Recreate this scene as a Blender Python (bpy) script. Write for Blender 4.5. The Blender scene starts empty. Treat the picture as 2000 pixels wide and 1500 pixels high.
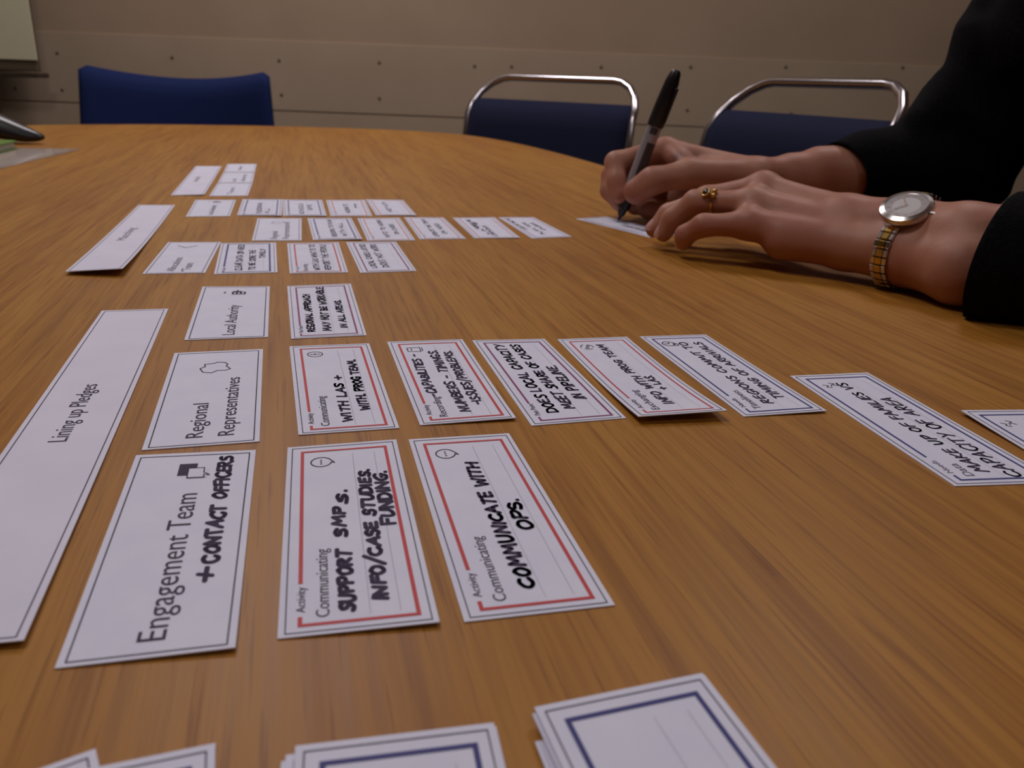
import bpy, bmesh, math, random
import numpy as np
from mathutils import Vector, Matrix
random.seed(7)
sc = bpy.context.scene
COL = sc.collection

# ------------------------------------------------------------------ camera, world, lights, exposure
TZ = 0.73                      # table top height
CAMH = 0.125                   # camera height above the table top
F, PITCH, ROLL = 1572.4, 0.357713, 0.0388563
cam = bpy.data.cameras.new('camera'); camo = bpy.data.objects.new('camera', cam); COL.objects.link(camo)
camo.matrix_world = Matrix.Translation((0, 0, TZ + CAMH)) @ Matrix.Rotation(math.pi/2 - PITCH, 4, 'X') @ Matrix.Rotation(ROLL, 4, 'Z')
cam.sensor_width = 36; cam.lens = F/2000*36; cam.clip_start = 0.01
cam.dof.use_dof = True; cam.dof.focus_distance = 0.35; cam.dof.aperture_fstop = 18
sc.camera = camo
w = bpy.data.worlds.new('world'); sc.world = w; w.use_nodes = True
w.node_tree.nodes['Background'].inputs[0].default_value = (0.9, 0.85, 0.9, 1)
w.node_tree.nodes['Background'].inputs[1].default_value = 0.05
sc.view_settings.view_transform = 'Standard'; sc.view_settings.look = 'None'
sc.view_settings.gamma = 1; sc.view_settings.use_curve_mapping = False
sc.view_settings.exposure = -0.88
CEIL = 2.55
LIGHTS = [((-0.75, 2.25), 27), ((0.75, 1.75), 13), ((-0.75, 0.5), 15), ((0.85, -0.9), 6)]
LAMP_COL = (1.0, 0.93, 0.96)
for (lx, ly), pw in LIGHTS:
    l = bpy.data.lights.new('panel_light', 'AREA'); l.shape = 'SQUARE'; l.size = 0.5; l.energy = pw; l.color = LAMP_COL
    o = bpy.data.objects.new('panel_light', l); COL.objects.link(o); o.location = (lx, ly, CEIL - 0.035)

# ------------------------------------------------------------------ helpers
def ray(px, py):
    x = (px-1000)/F; y = -(py-750)/F
    c, s = math.cos(ROLL), math.sin(ROLL); x, y = c*x - s*y, s*x + c*y
    cp, sp = math.cos(PITCH), math.sin(PITCH)
    return Vector((x, cp + sp*y, -sp + cp*y))
def P(px, py, Y):                       # point at depth Y, world coordinates
    d = ray(px, py); d = d*(Y/d.y); return Vector((d.x, d.y, d.z + TZ + CAMH))
def G(px, py, z=0.0):                   # point on the table plane (height z above it)
    d = ray(px, py); t = (CAMH - z)/(-d.z); return Vector((d.x*t, d.y*t, TZ + z))

MATS = {}
def lin(c): return tuple(((v/255)/12.92 if v/255 <= .04045 else ((v/255+.055)/1.055)**2.4) for v in c)
def mat(name, col, rough=.5, metal=0, spec=.5, **kw):
    if name in MATS: return MATS[name]
    m = bpy.data.materials.new(name); m.use_nodes = True; MATS[name] = m
    b = m.node_tree.nodes['Principled BSDF']
    b.inputs['Base Color'].default_value = (*col, 1); b.inputs['Roughness'].default_value = rough
    b.inputs['Metallic'].default_value = metal; b.inputs['Specular IOR Level'].default_value = spec
    for k, v in kw.items(): b.inputs[k].default_value = v
    return m
def nodes(m): return m.node_tree.nodes, m.node_tree.links, m.node_tree.nodes['Principled BSDF']
def noisy(m, c1, c2, scale, bump=0, bscale=None, detail=4, stretch=(1, 1, 1)):
    n, l, b = nodes(m)
    tc = n.new('ShaderNodeTexCoord'); mp = n.new('ShaderNodeMapping'); mp.inputs['Scale'].default_value = stretch
    l.new(tc.outputs['Object'], mp.inputs[0])
    t = n.new('ShaderNodeTexNoise'); t.inputs['Scale'].default_value = scale; t.inputs['Detail'].default_value = detail
    l.new(mp.outputs[0], t.inputs['Vector'])
    r = n.new('ShaderNodeValToRGB'); r.color_ramp.elements[0].color = (*c1, 1); r.color_ramp.elements[1].color = (*c2, 1)
    r.color_ramp.elements[0].position = .35; r.color_ramp.elements[1].position = .65
    l.new(t.outputs[0], r.inputs[0]); l.new(r.outputs[0], b.inputs['Base Color'])
    if bump:
        t2 = n.new('ShaderNodeTexNoise'); t2.inputs['Scale'].default_value = bscale or scale; t2.inputs['Detail'].default_value = 3
        l.new(mp.outputs[0], t2.inputs['Vector'])
        bp = n.new('ShaderNodeBump'); bp.inputs['Strength'].default_value = bump; bp.inputs['Distance'].default_value = .001
        l.new(t2.outputs[0], bp.inputs['Height']); l.new(bp.outputs[0], b.inputs['Normal'])
    return m

def link(name, me, m=None, parent=None, smooth=False):
    o = bpy.data.objects.new(name, me); COL.objects.link(o)
    if m is not None: me.materials.clear(); me.materials.append(m)
    if smooth: me.polygons.foreach_set('use_smooth', [True]*len(me.polygons))
    if parent is not None:
        o.parent = parent; o.matrix_parent_inverse = parent_inv(parent)
    return o
def parent_inv(p):
    M = p.matrix_basis.copy(); q = p
    while q.parent is not None:
        M = q.parent.matrix_basis @ q.matrix_parent_inverse @ M if False else q.parent.matrix_basis @ M; q = q.parent
    return M.inverted()
def from_bm(name, bm, m=None, parent=None, smooth=False):
    me = bpy.data.meshes.new(name); bm.to_mesh(me); bm.free(); return link(name, me, m, parent, smooth)
def pyd(name, v, f, m=None, parent=None, smooth=False):
    me = bpy.data.meshes.new(name); me.from_pydata([tuple(a) for a in v], [], f); me.update(); return link(name, me, m, parent, smooth)
def empty(name, loc, rz=0, label=None, cat=None, group=None):
    o = bpy.data.objects.new(name, None); COL.objects.link(o); o.location = loc; o.rotation_euler = (0, 0, rz)
    o.empty_display_size = .05
    o.matrix_basis = Matrix.Translation(loc) @ Matrix.Rotation(rz, 4, 'Z')
    return tag(o, label, cat, group)
def tag(o, label=None, cat=None, group=None, kind=None):
    for k, v in (('label', label), ('category', cat), ('group', group), ('kind', kind)):
        if v: o[k] = v
    return o
def box(bm, x0, x1, y0, y1, z0, z1, bev=0, M=None, seg=2):
    r = bmesh.ops.create_cube(bm, size=1); vs = r['verts']
    for v in vs: v.co = Vector(((x0+x1)/2 + v.co.x*(x1-x0), (y0+y1)/2 + v.co.y*(y1-y0), (z0+z1)/2 + v.co.z*(z1-z0)))
    if bev:
        es = list({e for v in vs for e in v.link_edges})
        rr = bmesh.ops.bevel(bm, geom=es, offset=bev, segments=seg, affect='EDGES', profile=.5)
        vs = list({v for f in rr['faces'] for v in f.verts} | {v for v in vs if v.is_valid})
    if M is not None: bmesh.ops.transform(bm, matrix=M, verts=[v for v in vs if v.is_valid])
    return bm
def tube(bm, pts, r, n=12, closed=False, radii=None):
    pts = [Vector(p) for p in pts]; N = len(pts); rings = []
    up = None
    for i, p in enumerate(pts):
        a = pts[(i-1) % N] if (closed or i > 0) else p; b = pts[(i+1) % N] if (closed or i < N-1) else p
        t = (b-a).normalized()
        if up is None:
            up = t.orthogonal().normalized()
        up = (up - t*up.dot(t)).normalized(); s = t.cross(up)
        rr = radii[i] if radii else r
        rings.append([bm.verts.new(p + (up*math.cos(2*math.pi*k/n) + s*math.sin(2*math.pi*k/n))*rr) for k in range(n)])
    M = N if closed else N-1
    for i in range(M):
        A, B = rings[i], rings[(i+1) % N]
        if closed and i == M-1:
            off = min(range(n), key=lambda o: (A[0].co-B[o].co).length); B = B[off:]+B[:off]
        for k in range(n): bm.faces.new((A[k], A[(k+1) % n], B[(k+1) % n], B[k]))
    if not closed:
        bm.faces.new(rings[0][::-1]); bm.faces.new(rings[-1])
def lathe(bm, prof, n=24, M=None):
    rings = []
    for r, z in prof:
        if r < 1e-7: rings.append([bm.verts.new((0, 0, z))])
        else: rings.append([bm.verts.new((r*math.cos(2*math.pi*k/n), r*math.sin(2*math.pi*k/n), z)) for k in range(n)])
    for A, B in zip(rings, rings[1:]):
        for k in range(n):
            k2 = (k+1) % n
            if len(A) == 1 and len(B) == 1: continue
            if len(A) == 1: bm.faces.new((A[0], B[k], B[k2]))
            elif len(B) == 1: bm.faces.new((A[k], A[k2], B[0]))
            else: bm.faces.new((A[k], A[k2], B[k2], B[k]))
    if len(rings[0]) > 1: bm.faces.new(rings[0][::-1])
    if len(rings[-1]) > 1: bm.faces.new(rings[-1])
    bmesh.ops.recalc_face_normals(bm, faces=bm.faces)
    if M is not None: bmesh.ops.transform(bm, matrix=M, verts=[v for R in rings for v in R])
def catmull(pts, n=6, closed=False):
    pts = [Vector(p) for p in pts]; N = len(pts); out = []
    g = lambda i: pts[i % N] if closed else pts[min(max(i, 0), N-1)]
    for i in range(N if closed else N-1):
        p0, p1, p2, p3 = g(i-1), g(i), g(i+1), g(i+2)
        for k in range(n):
            t = k/n
            out.append(.5*((2*p1) + (p2-p0)*t + (2*p0-5*p1+4*p2-p3)*t*t + (3*p1-p0-3*p2+p3)*t**3))
    if not closed: out.append(pts[-1])
    return out

# ------------------------------------------------------------------ materials
ANG = math.radians(15.5)                     # the table's long axis against the view
UD = Vector((-math.sin(ANG), math.cos(ANG), 0)); VD = Vector((math.cos(ANG), math.sin(ANG), 0))
def wood_material():
    m = mat('oak_veneer', (.4, .2, .08), .34); n, l, b = nodes(m)
    b.inputs['Specular IOR Level'].default_value = .36
    tc = n.new('ShaderNodeTexCoord')
    def noise(scale, st, det=3, dist=0):
        mp = n.new('ShaderNodeMapping'); mp.inputs['Scale'].default_value = st; l.new(tc.outputs['Object'], mp.inputs[0])
        t = n.new('ShaderNodeTexNoise'); t.inputs['Scale'].default_value = scale; t.inputs['Detail'].default_value = det
        t.inputs['Distortion'].default_value = dist
        l.new(mp.outputs[0], t.inputs['Vector']); return t
    def ramp(src, stops):
        r = n.new('ShaderNodeValToRGB'); e = r.color_ramp.elements
        e[0].position, e[0].color = stops[0][0], (*stops[0][1], 1); e[1].position, e[1].color = stops[-1][0], (*stops[-1][1], 1)
        for p, c in stops[1:-1]:
            k = e.new(p); k.color = (*c, 1)
        l.new(src, r.inputs[0]); return r
    def mixm(a, bb, fac, mode='MULTIPLY'):
        x = n.new('ShaderNodeMix'); x.data_type = 'RGBA'; x.blend_type = mode; x.inputs[0].default_value = fac
        l.new(a, x.inputs[6]); l.new(bb, x.inputs[7]); return x.outputs[2]
    broad = noise(9, (.22, 2.0, 1), 3, .3)       # wide bands
    band = noise(150, (.03, 1.1, 1), 4, .3)     # grain streaks
    fine = noise(420, (.03, 1.0, 1), 3, .2)      # fine lines
    pore = noise(700, (.028, 1, 1), 2)
    c = ramp(broad.outputs[0], [(.3, (.375, .152, .019)), (.7, (.455, .208, .028))]).outputs[0]
    g1 = ramp(band.outputs[0], [(.32, (.74, .64, .54)), (.5, (1, 1, 1)), (.7, (1.06, 1.06, 1.08))]).outputs[0]
    g2 = ramp(fine.outputs[0], [(.36, (.80, .74, .68)), (.56, (1.03, 1.03, 1.03))]).outputs[0]
    g3 = ramp(pore.outputs[0], [(.35, (.62, .50, .40)), (.41, (1, 1, 1))]).outputs[0]
    c = mixm(mixm(mixm(c, g1, .7), g2, .7), g3, .6)
    l.new(c, b.inputs['Base Color'])
    bp = n.new('ShaderNodeBump'); bp.inputs['Strength'].default_value = .12; bp.inputs['Distance'].default_value = .0004
    l.new(pore.outputs[0], bp.inputs['Height']); l.new(bp.outputs[0], b.inputs['Normal'])
    rr = n.new('ShaderNodeMapRange'); rr.inputs[3].default_value = .38; rr.inputs[4].default_value = .50
    l.new(fine.outputs[0], rr.inputs[0]); l.new(rr.outputs[0], b.inputs['Roughness'])
    return m
M_WOOD = wood_material()
M_WALL = noisy(mat('wall_panel', (.4, .28, .19), .8), (.37, .265, .175), (.41, .295, .198), 3, .25, 220, stretch=(1, 1, 1))
M_BAND = noisy(mat('wall_board', (.4, .28, .19), .75), (.41, .305, .205), (.44, .33, .225), 4, .2, 240)
M_FLOOR = noisy(mat('carpet', (.1, .1, .12), .95), (.07, .07, .085), (.12, .12, .14), 300, .6, 500)
M_CEIL = mat('ceiling_tile', (.7, .68, .64), .9)
M_CARD = noisy(mat('card_stock', (.75, .73, .82), .62, spec=.3), (.79, .80, .95), (.83, .84, .97), 60)
M_CARDW = noisy(mat('strip_paper', (.77, .72, .8), .65, spec=.3), (.79, .775, .92), (.83, .815, .95), 30)
M_INK = mat('black_print', (.085, .07, .105), .75, spec=.12)
M_INKG = mat('grey_print', (.16, .14, .19), .6)
M_MARK = mat('marker_ink', (.07, .056, .10), .75, spec=.12)
M_RED = mat('red_print', (.60, .055, .06), .6)
M_ORANGE = mat('orange_print', (.66, .17, .13), .6)
M_PURPLE = mat('purple_print', (.27, .05, .17), .6)
M_NAVY = mat('navy_print', (.045, .045, .22), .6)
M_DOT = mat('dotted_print', (.34, .32, .38), .6)
M_CHROME = mat('chrome_tube', (.50, .47, .49), .2, 1)
M_BLACKP = mat('black_plastic', (.012, .010, .012), .32)
M_SCREW = mat('screw_metal', (.17, .125, .09), .5, .3)

# ------------------------------------------------------------------ room
def struct(name, bm, m, parent=None):
    o = from_bm(name, bm, m, parent)
    if parent is None: o['kind'] = 'structure'
    return o
XL, XR, YB, YF = -3.1, 2.7, 3.02, -2.3
bm = bmesh.new(); box(bm, XL-.1, XR+.1, YF-.1, YB+.1, -.1, 0); struct('floor', bm, M_FLOOR)
bm = bmesh.new(); box(bm, XL-.1, XR+.1, YF-.1, YB+.1, CEIL, CEIL+.1); struct('ceiling', bm, M_CEIL)
bm = bmesh.new(); box(bm, XL-.1, XR+.1, YB, YB+.1, 0, CEIL); struct('wall_back', bm, M_WALL)
bm = bmesh.new(); box(bm, XL-.1, XR+.1, YF-.1, YF, 0, CEIL); struct('wall_front', bm, mat('dark_panelling', (.07, .045, .03), .7))
bm = bmesh.new(); box(bm, XL-.1, XL, YF, YB, 0, CEIL); struct('wall_left', bm, M_WALL)
bm = bmesh.new(); box(bm, XR, XR+.1, YF, YB, 0, CEIL); struct('wall_right', bm, M_WALL)
ZB0, ZB1 = TZ+CAMH-.121, TZ+CAMH+.108
bm = bmesh.new(); box(bm, XL, XR, YB-.005, YB, ZB0, ZB1, .0006, None, 1)
trim = struct('trim_1', bm, M_BAND); trim['label'] = 'pale board screwed along the back wall at chair height'
bm = bmesh.new(); box(bm, XL, XR, YB-.003, YB, .1, ZB0-.0035, .0006, None, 1)
struct('trim_2', bm, M_BAND)
bm = bmesh.new(); box(bm, XL, XR, YB-.018, YB, 0, .1, .003); struct('baseboard_back', bm, mat('skirting', (.2, .15, .11), .5))
scr = None
def screw(px, py):
    global scr
    p = P(px, py, YB-.005)
    if scr is None:
        b = bmesh.new(); lathe(b, [(.0058, 0), (.0058, .001), (.0044, .0024), (.0012, .0028), (.0, .0022)], 12, Matrix.Rotation(math.pi/2, 4, 'X'))
        scr = bpy.data.meshes.new('screw'); b.to_mesh(scr); b.free(); scr.materials.append(M_SCREW)
    o = bpy.data.objects.new('screw', scr); COL.objects.link(o); o.parent = trim; o.location = (p.x, YB-.0049, p.z)
for s in [(112, 103), (336, 112), (545, 118), (741, 122), (927, 129), (999, 130), (1174, 131), (1349, 131), (1535, 131), (1763, 132),
          (30, 172), (122, 175), (550, 185), (741, 192), (1342, 215), (1545, 222)]: screw(*s)
# ceiling light panels (fixtures)
for i, ((lx, ly), pw) in enumerate(LIGHTS):
    where = ['above the far end of the table', 'above the chrome chairs', 'above the middle of the table', 'behind the camera'][i]
    t = empty('ceiling_light', (lx, ly, CEIL), 0, 'square recessed ceiling light panel ' + where, 'ceiling light')
    b = bmesh.new()
    for (x0, x1, y0, y1) in ((-.3, .3, -.3, -.27), (-.3, .3, .27, .3), (-.3, -.27, -.27, .27), (.27, .3, -.27, .27)):
        box(b, lx+x0, lx+x1, ly+y0, ly+y1, CEIL-.02, CEIL-.0005, .003)
    from_bm('frame', b, mat('lamp_frame', (.8, .8, .8), .5), t)
    b = bmesh.new(); box(b, lx-.268, lx+.268, ly-.268, ly+.268, CEIL-.014, CEIL-.002)
    mm = mat('lamp_diffuser', (.9, .9, .9), .5); n_, l_, b_ = nodes(mm)
    b_.inputs['Emission Color'].default_value = (*LAMP_COL, 1); b_.inputs['Emission Strength'].default_value = 2.5
    from_bm('diffuser', b, mm, t)

# ------------------------------------------------------------------ table
def uv(u, v, z=0): p = UD*u + VD*v; return Vector((p.x, p.y, z))
table = empty('conference_table', (0, 0, 0), 0, 'large oval-ended oak veneer meeting table covered with cards', 'table')
edge = [(-.9, .3), (-.6, .47), (-.2, .505), (.4, .512), (.9, .514), (1.3, .513), (1.56, .508), (1.80, .488), (2.0, .445), (2.13, .36), (2.2, .22), (2.235, .0),
        (2.215, -.2), (2.16, -.38), (2.04, -.56), (1.8, -.70), (1.4, -.78), (.9, -.80), (.4, -.80), (-.2, -.78), (-.6, -.68), (-.9, -.45), (-1.02, -.1)]
loop = catmull([Vector((u, v, 0)) for u, v in edge], 8, True)
def slab(loop, z0, z1, bev):
    bm = bmesh.new(); c = sum(loop, Vector())/len(loop)
    prof = [(0, z0), (0, z1-bev)] + [(-bev*(1-math.cos(a)), z1-bev+bev*math.sin(a)) for a in (math.pi/6, math.pi/3, math.pi/2)]
    rings = []
    for off, z in prof:
        R = []
        for i, p in enumerate(loop):
            t = (loop[(i+1) % len(loop)]-loop[i-1]).normalized(); nn = Vector((t.y, -t.x, 0))
            if nn.dot(p-c) < 0: nn = -nn
            R.append(bm.verts.new((p.x+nn.x*off, p.y+nn.y*off, z)))
        rings.append(R)
    for A, B in zip(rings, rings[1:]):
        for k in range(len(A)): bm.faces.new((A[k], A[(k+1) % len(A)], B[(k+1) % len(A)], B[k]))
    bm.faces.new(rings[0]); bm.faces.new(rings[-1]); bmesh.ops.recalc_face_normals(bm, faces=bm.faces); return bm
me = bpy.data.meshes.new('tabletop'); b = slab(loop, TZ-.028, TZ, .004); b.to_mesh(me); b.free(); me.materials.append(M_WOOD)
top = bpy.data.objects.new('tabletop', me); COL.objects.link(top); top.parent = table; top.rotation_euler = (0, 0, ANG+math.pi/2)
# local X = along UD ; local Y = -VD  -> mirror v
for v in me.vertices: v.co.y = -v.co.y
me.flip_normals()
M_DARKM = mat('dark_metal', (.05, .05, .055), .45, .6)
for u in (-.35, 1.45):
    b = bmesh.new(); c = uv(u, -.14)
    Mz = Matrix.Translation((c.x, c.y, 0)) @ Matrix.Rotation(ANG, 4, 'Z')
    box(b, -.30, .30, -.04, .04, 0, .04, .01, Mz); box(b, -.05, .05, -.035, .035, .04, .66, .008, Mz); box(b, -.28, .28, -.03, .03, .66, TZ-.029, .005, Mz)
    from_bm('leg', b, M_DARKM, table)
b = bmesh.new(); tube(b, [uv(-.35, -.14, .5), uv(1.45, -.14, .5)], .02, 10); from_bm('crossbar', b, M_DARKM, table)

# ------------------------------------------------------------------ handwriting alphabet (single strokes, unit height)
A = {}
def L(ch, wd, *st): A[ch] = (wd, st)
L('A', .66, 'l', [(0, 0), (.34, 1), (.66, 0)], 'l', [(.12, .36), (.56, .38)])
L('B', .6, 'l', [(.05, 0), (.06, 1)], 'c', [(.04, .98), (.5, .86), (.46, .6), (.1, .52), (.56, .42), (.56, .12), (.05, .02)])
L('C', .6, 'c', [(.6, .86), (.4, 1.0), (.12, .78), (.04, .4), (.2, .05), (.45, 0), (.62, .16)])
L('D', .62, 'l', [(.06, 0), (.06, 1)], 'c', [(.02, .98), (.4, .94), (.62, .62), (.56, .2), (.3, .02), (.02, .02)])
L('E', .52, 'l', [(.5, 1), (.06, .96), (.04, .02), (.52, .03)], 'l', [(.06, .52), (.44, .54)])
L('F', .52, 'l', [(.06, 0), (.06, .98), (.54, 1)], 'l', [(.06, .52), (.44, .54)])
L('G', .64, 'c', [(.6, .86), (.36, 1.0), (.1, .74), (.06, .34), (.26, .02), (.54, .06), (.6, .4)], 'l', [(.34, .4), (.64, .42)])
L('H', .62, 'l', [(.05, 1), (.05, 0)], 'l', [(.58, 1), (.57, 0)], 'l', [(.05, .52), (.58, .54)])
L('I', .14, 'l', [(.07, 1), (.07, 0)])
L('J', .45, 'c', [(.42, 1), (.42, .3), (.3, .02), (.05, .12)])
L('K', .58, 'l', [(.05, 1), (.05, 0)], 'l', [(.55, 1), (.08, .48), (.58, 0)])
L('L', .5, 'l', [(.06, 1), (.05, .02), (.52, .04)])
L('M', .78, 'l', [(.03, 0), (.12, 1), (.38, .35), (.66, 1), (.76, 0)])
L('N', .62, 'l', [(.05, 0), (.06, 1), (.56, .04), (.58, 1)])
L('O', .66, 'c', [(.36, 1), (.12, .82), (.04, .45), (.2, .06), (.42, .02), (.62, .34), (.58, .8), (.34, 1), (.26, .97)])
L('P', .56, 'l', [(.06, 0), (.06, .98)], 'c', [(.02, .96), (.42, 1), (.54, .76), (.4, .5), (.08, .44)])
L('R', .6, 'l', [(.06, 0), (.06, .98)], 'c', [(.02, .96), (.42, 1), (.52, .78), (.38, .54), (.1, .5)], 'l', [(.16, .5), (.6, .0)])
L('S', .52, 'c', [(.5, .88), (.3, 1), (.08, .84), (.14, .6), (.4, .46), (.5, .22), (.3, .0), (.02, .1)])
L('T', .58, 'l', [(0, .98), (.6, 1)], 'l', [(.3, 1), (.28, 0)])
L('U', .6, 'c', [(.05, 1), (.05, .4), (.16, .04), (.4, .02), (.56, .3), (.58, 1)], )
L('V', .6, 'l', [(.02, 1), (.3, 0), (.58, 1)])
L('W', .8, 'l', [(.02, .98), (.18, 0), (.4, .72), (.58, 0), (.8, 1)])
L('X', .6, 'l', [(.02, 1), (.58, 0)], 'l', [(.56, 1), (.02, 0)])
L('Y', .58, 'l', [(.02, 1), (.3, .5)], 'l', [(.58, 1), (.2, 0)])
L("'", .12, 'l', [(.06, 1), (.04, .8)])
L('.', .14, 'l', [(.05, .03), (.09, .05)])
L('-', .5, 'l', [(.08, .48), (.44, .5)])
L('/', .5, 'l', [(.0, -.25), (.5, 1.3)])
L('+', .66, 'l', [(.05, .46), (.62, .5)], 'l', [(.34, .85), (.33, .1)])
L('<', .6, 'l', [(.6, 1), (.05, .5), (.6, 0)])
def ribbon(V, Fc, pts, w):
    n = 8
    for i, p in enumerate(pts):
        k = len(V); ww = w*.5*(1 + .08*math.sin(i*1.7))
        V += [(p[0]+ww*math.cos(2*math.pi*j/n), p[1]+ww*math.sin(2*math.pi*j/n)) for j in range(n)]; Fc.append(tuple(range(k, k+n)))
        if i:
            q = pts[i-1]; dx, dy = p[0]-q[0], p[1]-q[1]; d = math.hypot(dx, dy) or 1
            ox, oy = -dy/d*w*.5, dx/d*w*.5; k = len(V)
            V += [(q[0]+ox, q[1]+oy), (q[0]-ox, q[1]-oy), (p[0]-ox, p[1]-oy), (p[0]+ox, p[1]+oy)]; Fc.append((k, k+1, k+2, k+3))
def hand(text, x0, x1, y, h, w, slope=0, rng=random):
    """marker capitals between x0 and x1 (mm), baseline y, cap height h"""
    adv = [(A[c][0] + .17) if c in A else .5 for c in text]; s = (x1-x0)/(sum(adv)-.17)
    V, Fc = [], []; x = x0 + w*.3; s *= (x1-x0-w*.6)/(x1-x0); h = max(h-w*.75, h*.6); y = y + w*.45
    for c, a in zip(text, adv):
        if c in A:
            jy = rng.uniform(-.05, .05)*h; jh = rng.uniform(.93, 1.07); sl = rng.uniform(-.02, .16)
            st = A[c][1]
            for kind, pts in zip(st[::2], st[1::2]):
                q = [Vector((p[0]+rng.uniform(-.035, .035), p[1]+rng.uniform(-.045, .045), 0)) for p in pts]
                if kind == 'c': q = catmull(q, 4)
                ribbon(V, Fc, [(x + (p.x + sl*p.y)*s, y + jy + p.y*h*jh + slope*(x-x0)) for p in q], w)
        x += a*s
    return V, Fc
TXT = {}
def printed(text, x0, x1, y, size):
    """printed sans lettering fitted between x0 and x1 (mm)"""
    if text not in TXT:
        c = bpy.data.curves.new('t', 'FONT'); c.body = text; c.resolution_u = 3; c.size = 1
        o = bpy.data.objects.new('t', c); COL.objects.link(o); bpy.context.view_layer.update()
        me = bpy.data.meshes.new_from_object(o.evaluated_get(bpy.context.evaluated_depsgraph_get()))
        TXT[text] = ([tuple(v.co) for v in me.vertices], [tuple(p.vertices) for p in me.polygons])
        bpy.data.objects.remove(o); bpy.data.curves.remove(c); bpy.data.meshes.remove(me)
    V, Fc = TXT[text]; xs = [v[0] for v in V]; a, b_ = min(xs), max(xs)
    return [(x0 + (v[0]-a)/(b_-a)*(x1-x0), y + v[1]*size) for v in V], Fc
def rects(rs, step=4.0):
    V, Fc = [], []
    for x0, y0, x1, y1 in rs:
        nx = max(1, int((x1-x0)/step)); ny = max(1, int((y1-y0)/step)); k = len(V)
        V += [(x0+(x1-x0)*i/nx, y0+(y1-y0)*j/ny) for j in range(ny+1) for i in range(nx+1)]
        Fc += [(k+j*(nx+1)+i, k+j*(nx+1)+i+1, k+(j+1)*(nx+1)+i+1, k+(j+1)*(nx+1)+i) for j in range(ny) for i in range(nx)]
    return V, Fc
def frame(x0, y0, x1, y1, t): return [(x0, y0, x1, y0+t), (x0, y1-t, x1, y1), (x0, y0+t, x0+t, y1-t), (x1-t, y0+t, x1, y1-t)]
def lines(segs, w):
    V, Fc = [], []
    for s in segs: ribbon(V, Fc, s, w)
    return V, Fc
def circ(cx, cy, rx, ry, n=20, a0=0, a1=360): return [(cx+rx*math.cos(math.radians(a0+(a1-a0)*i/n)), cy+ry*math.sin(math.radians(a0+(a1-a0)*i/n))) for i in range(n+1)]

LEN, WID, TH = 108.8, 39.5, .00035
class Surf:
    """a card's real surface: quad on the table (NL, NR, FR, FL), lifted corners (zNL, zNR, zFR, zFL), base height"""
    def __init__(s, q, lift=(0, 0, 0, 0), base=0.0, L=LEN, W=WID, power=3):
        s.q = q; s.lift = lift; s.base = base; s.L = L; s.W = W; s.pw = power
    def __call__(s, x, y, dz=0):
        a = x/s.L; t = y/s.W; NL, NR, FR, FL = s.q
        p = NR*(1-a)*(1-t) + FR*a*(1-t) + NL*(1-a)*t + FL*a*t
        n, f = max(0, 1-a)**s.pw, max(0, a)**s.pw
        z = s.base + (s.lift[1]*n + s.lift[2]*f)*(1-t) + (s.lift[0]*n + s.lift[3]*f)*t
        return Vector((p.x, p.y, TZ + z + dz))
def card_mesh(S, nx=18, ny=6, th=TH):
    V, Fc = [], []
    for dz in (0, th):
        for j in range(ny+1):
            for i in range(nx+1): V.append(S(S.L*i/nx, S.W*j/ny, dz + .00005))
    N = (nx+1)*(ny+1); id_ = lambda i, j, k: k*N + j*(nx+1) + i
    for j in range(ny):
        for i in range(nx):
            Fc.append((id_(i, j, 1), id_(i+1, j, 1), id_(i+1, j+1, 1), id_(i, j+1, 1)))
            Fc.append((id_(i, j, 0), id_(i, j+1, 0), id_(i+1, j+1, 0), id_(i+1, j, 0)))
    for i in range(nx):
        Fc.append((id_(i, 0, 0), id_(i+1, 0, 0), id_(i+1, 0, 1), id_(i, 0, 1))); Fc.append((id_(i, ny, 0), id_(i, ny, 1), id_(i+1, ny, 1), id_(i+1, ny, 0)))
    for j in range(ny):
        Fc.append((id_(0, j, 0), id_(0, j, 1), id_(0, j+1, 1), id_(0, j+1, 0))); Fc.append((id_(nx, j, 0), id_(nx, j+1, 0), id_(nx, j+1, 1), id_(nx, j, 1)))
    return V, Fc
def put(S, root, name, vf, m, lab=None, dz=.00012):
    V, Fc = vf
    if not V: return
    o = pyd(name, [S(x, y, TH+.00005+dz) - root.location for x, y in V], Fc, m, None)
    o.parent = root
    if lab: o['label'] = lab
    return o
def merge(*vfs):
    V, Fc = [], []
    for v, f in vfs:
        k = len(V); V += list(v); Fc += [tuple(i+k for i in ff) for ff in f]
    return V, Fc
def base_card(name, S, label, cat, group=None, m=None):
    V, Fc = card_mesh(S); c = S(S.L/2, S.W/2); c.z = TZ + S.base
    root = bpy.data.objects.new(name, bpy.data.meshes.new(name)); COL.objects.link(root); root.location = c
    root.data.from_pydata([tuple(v-c) for v in V], [], Fc); root.data.update(); root.data.materials.append(m or M_CARD)
    bpy.context.view_layer.update()
    return tag(root, label, cat, group)
def corners(px, lift=(0, 0, 0, 0), base=0):
    return [G(p[0], p[1], base + z) for p, z in zip(px, lift)]
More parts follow.
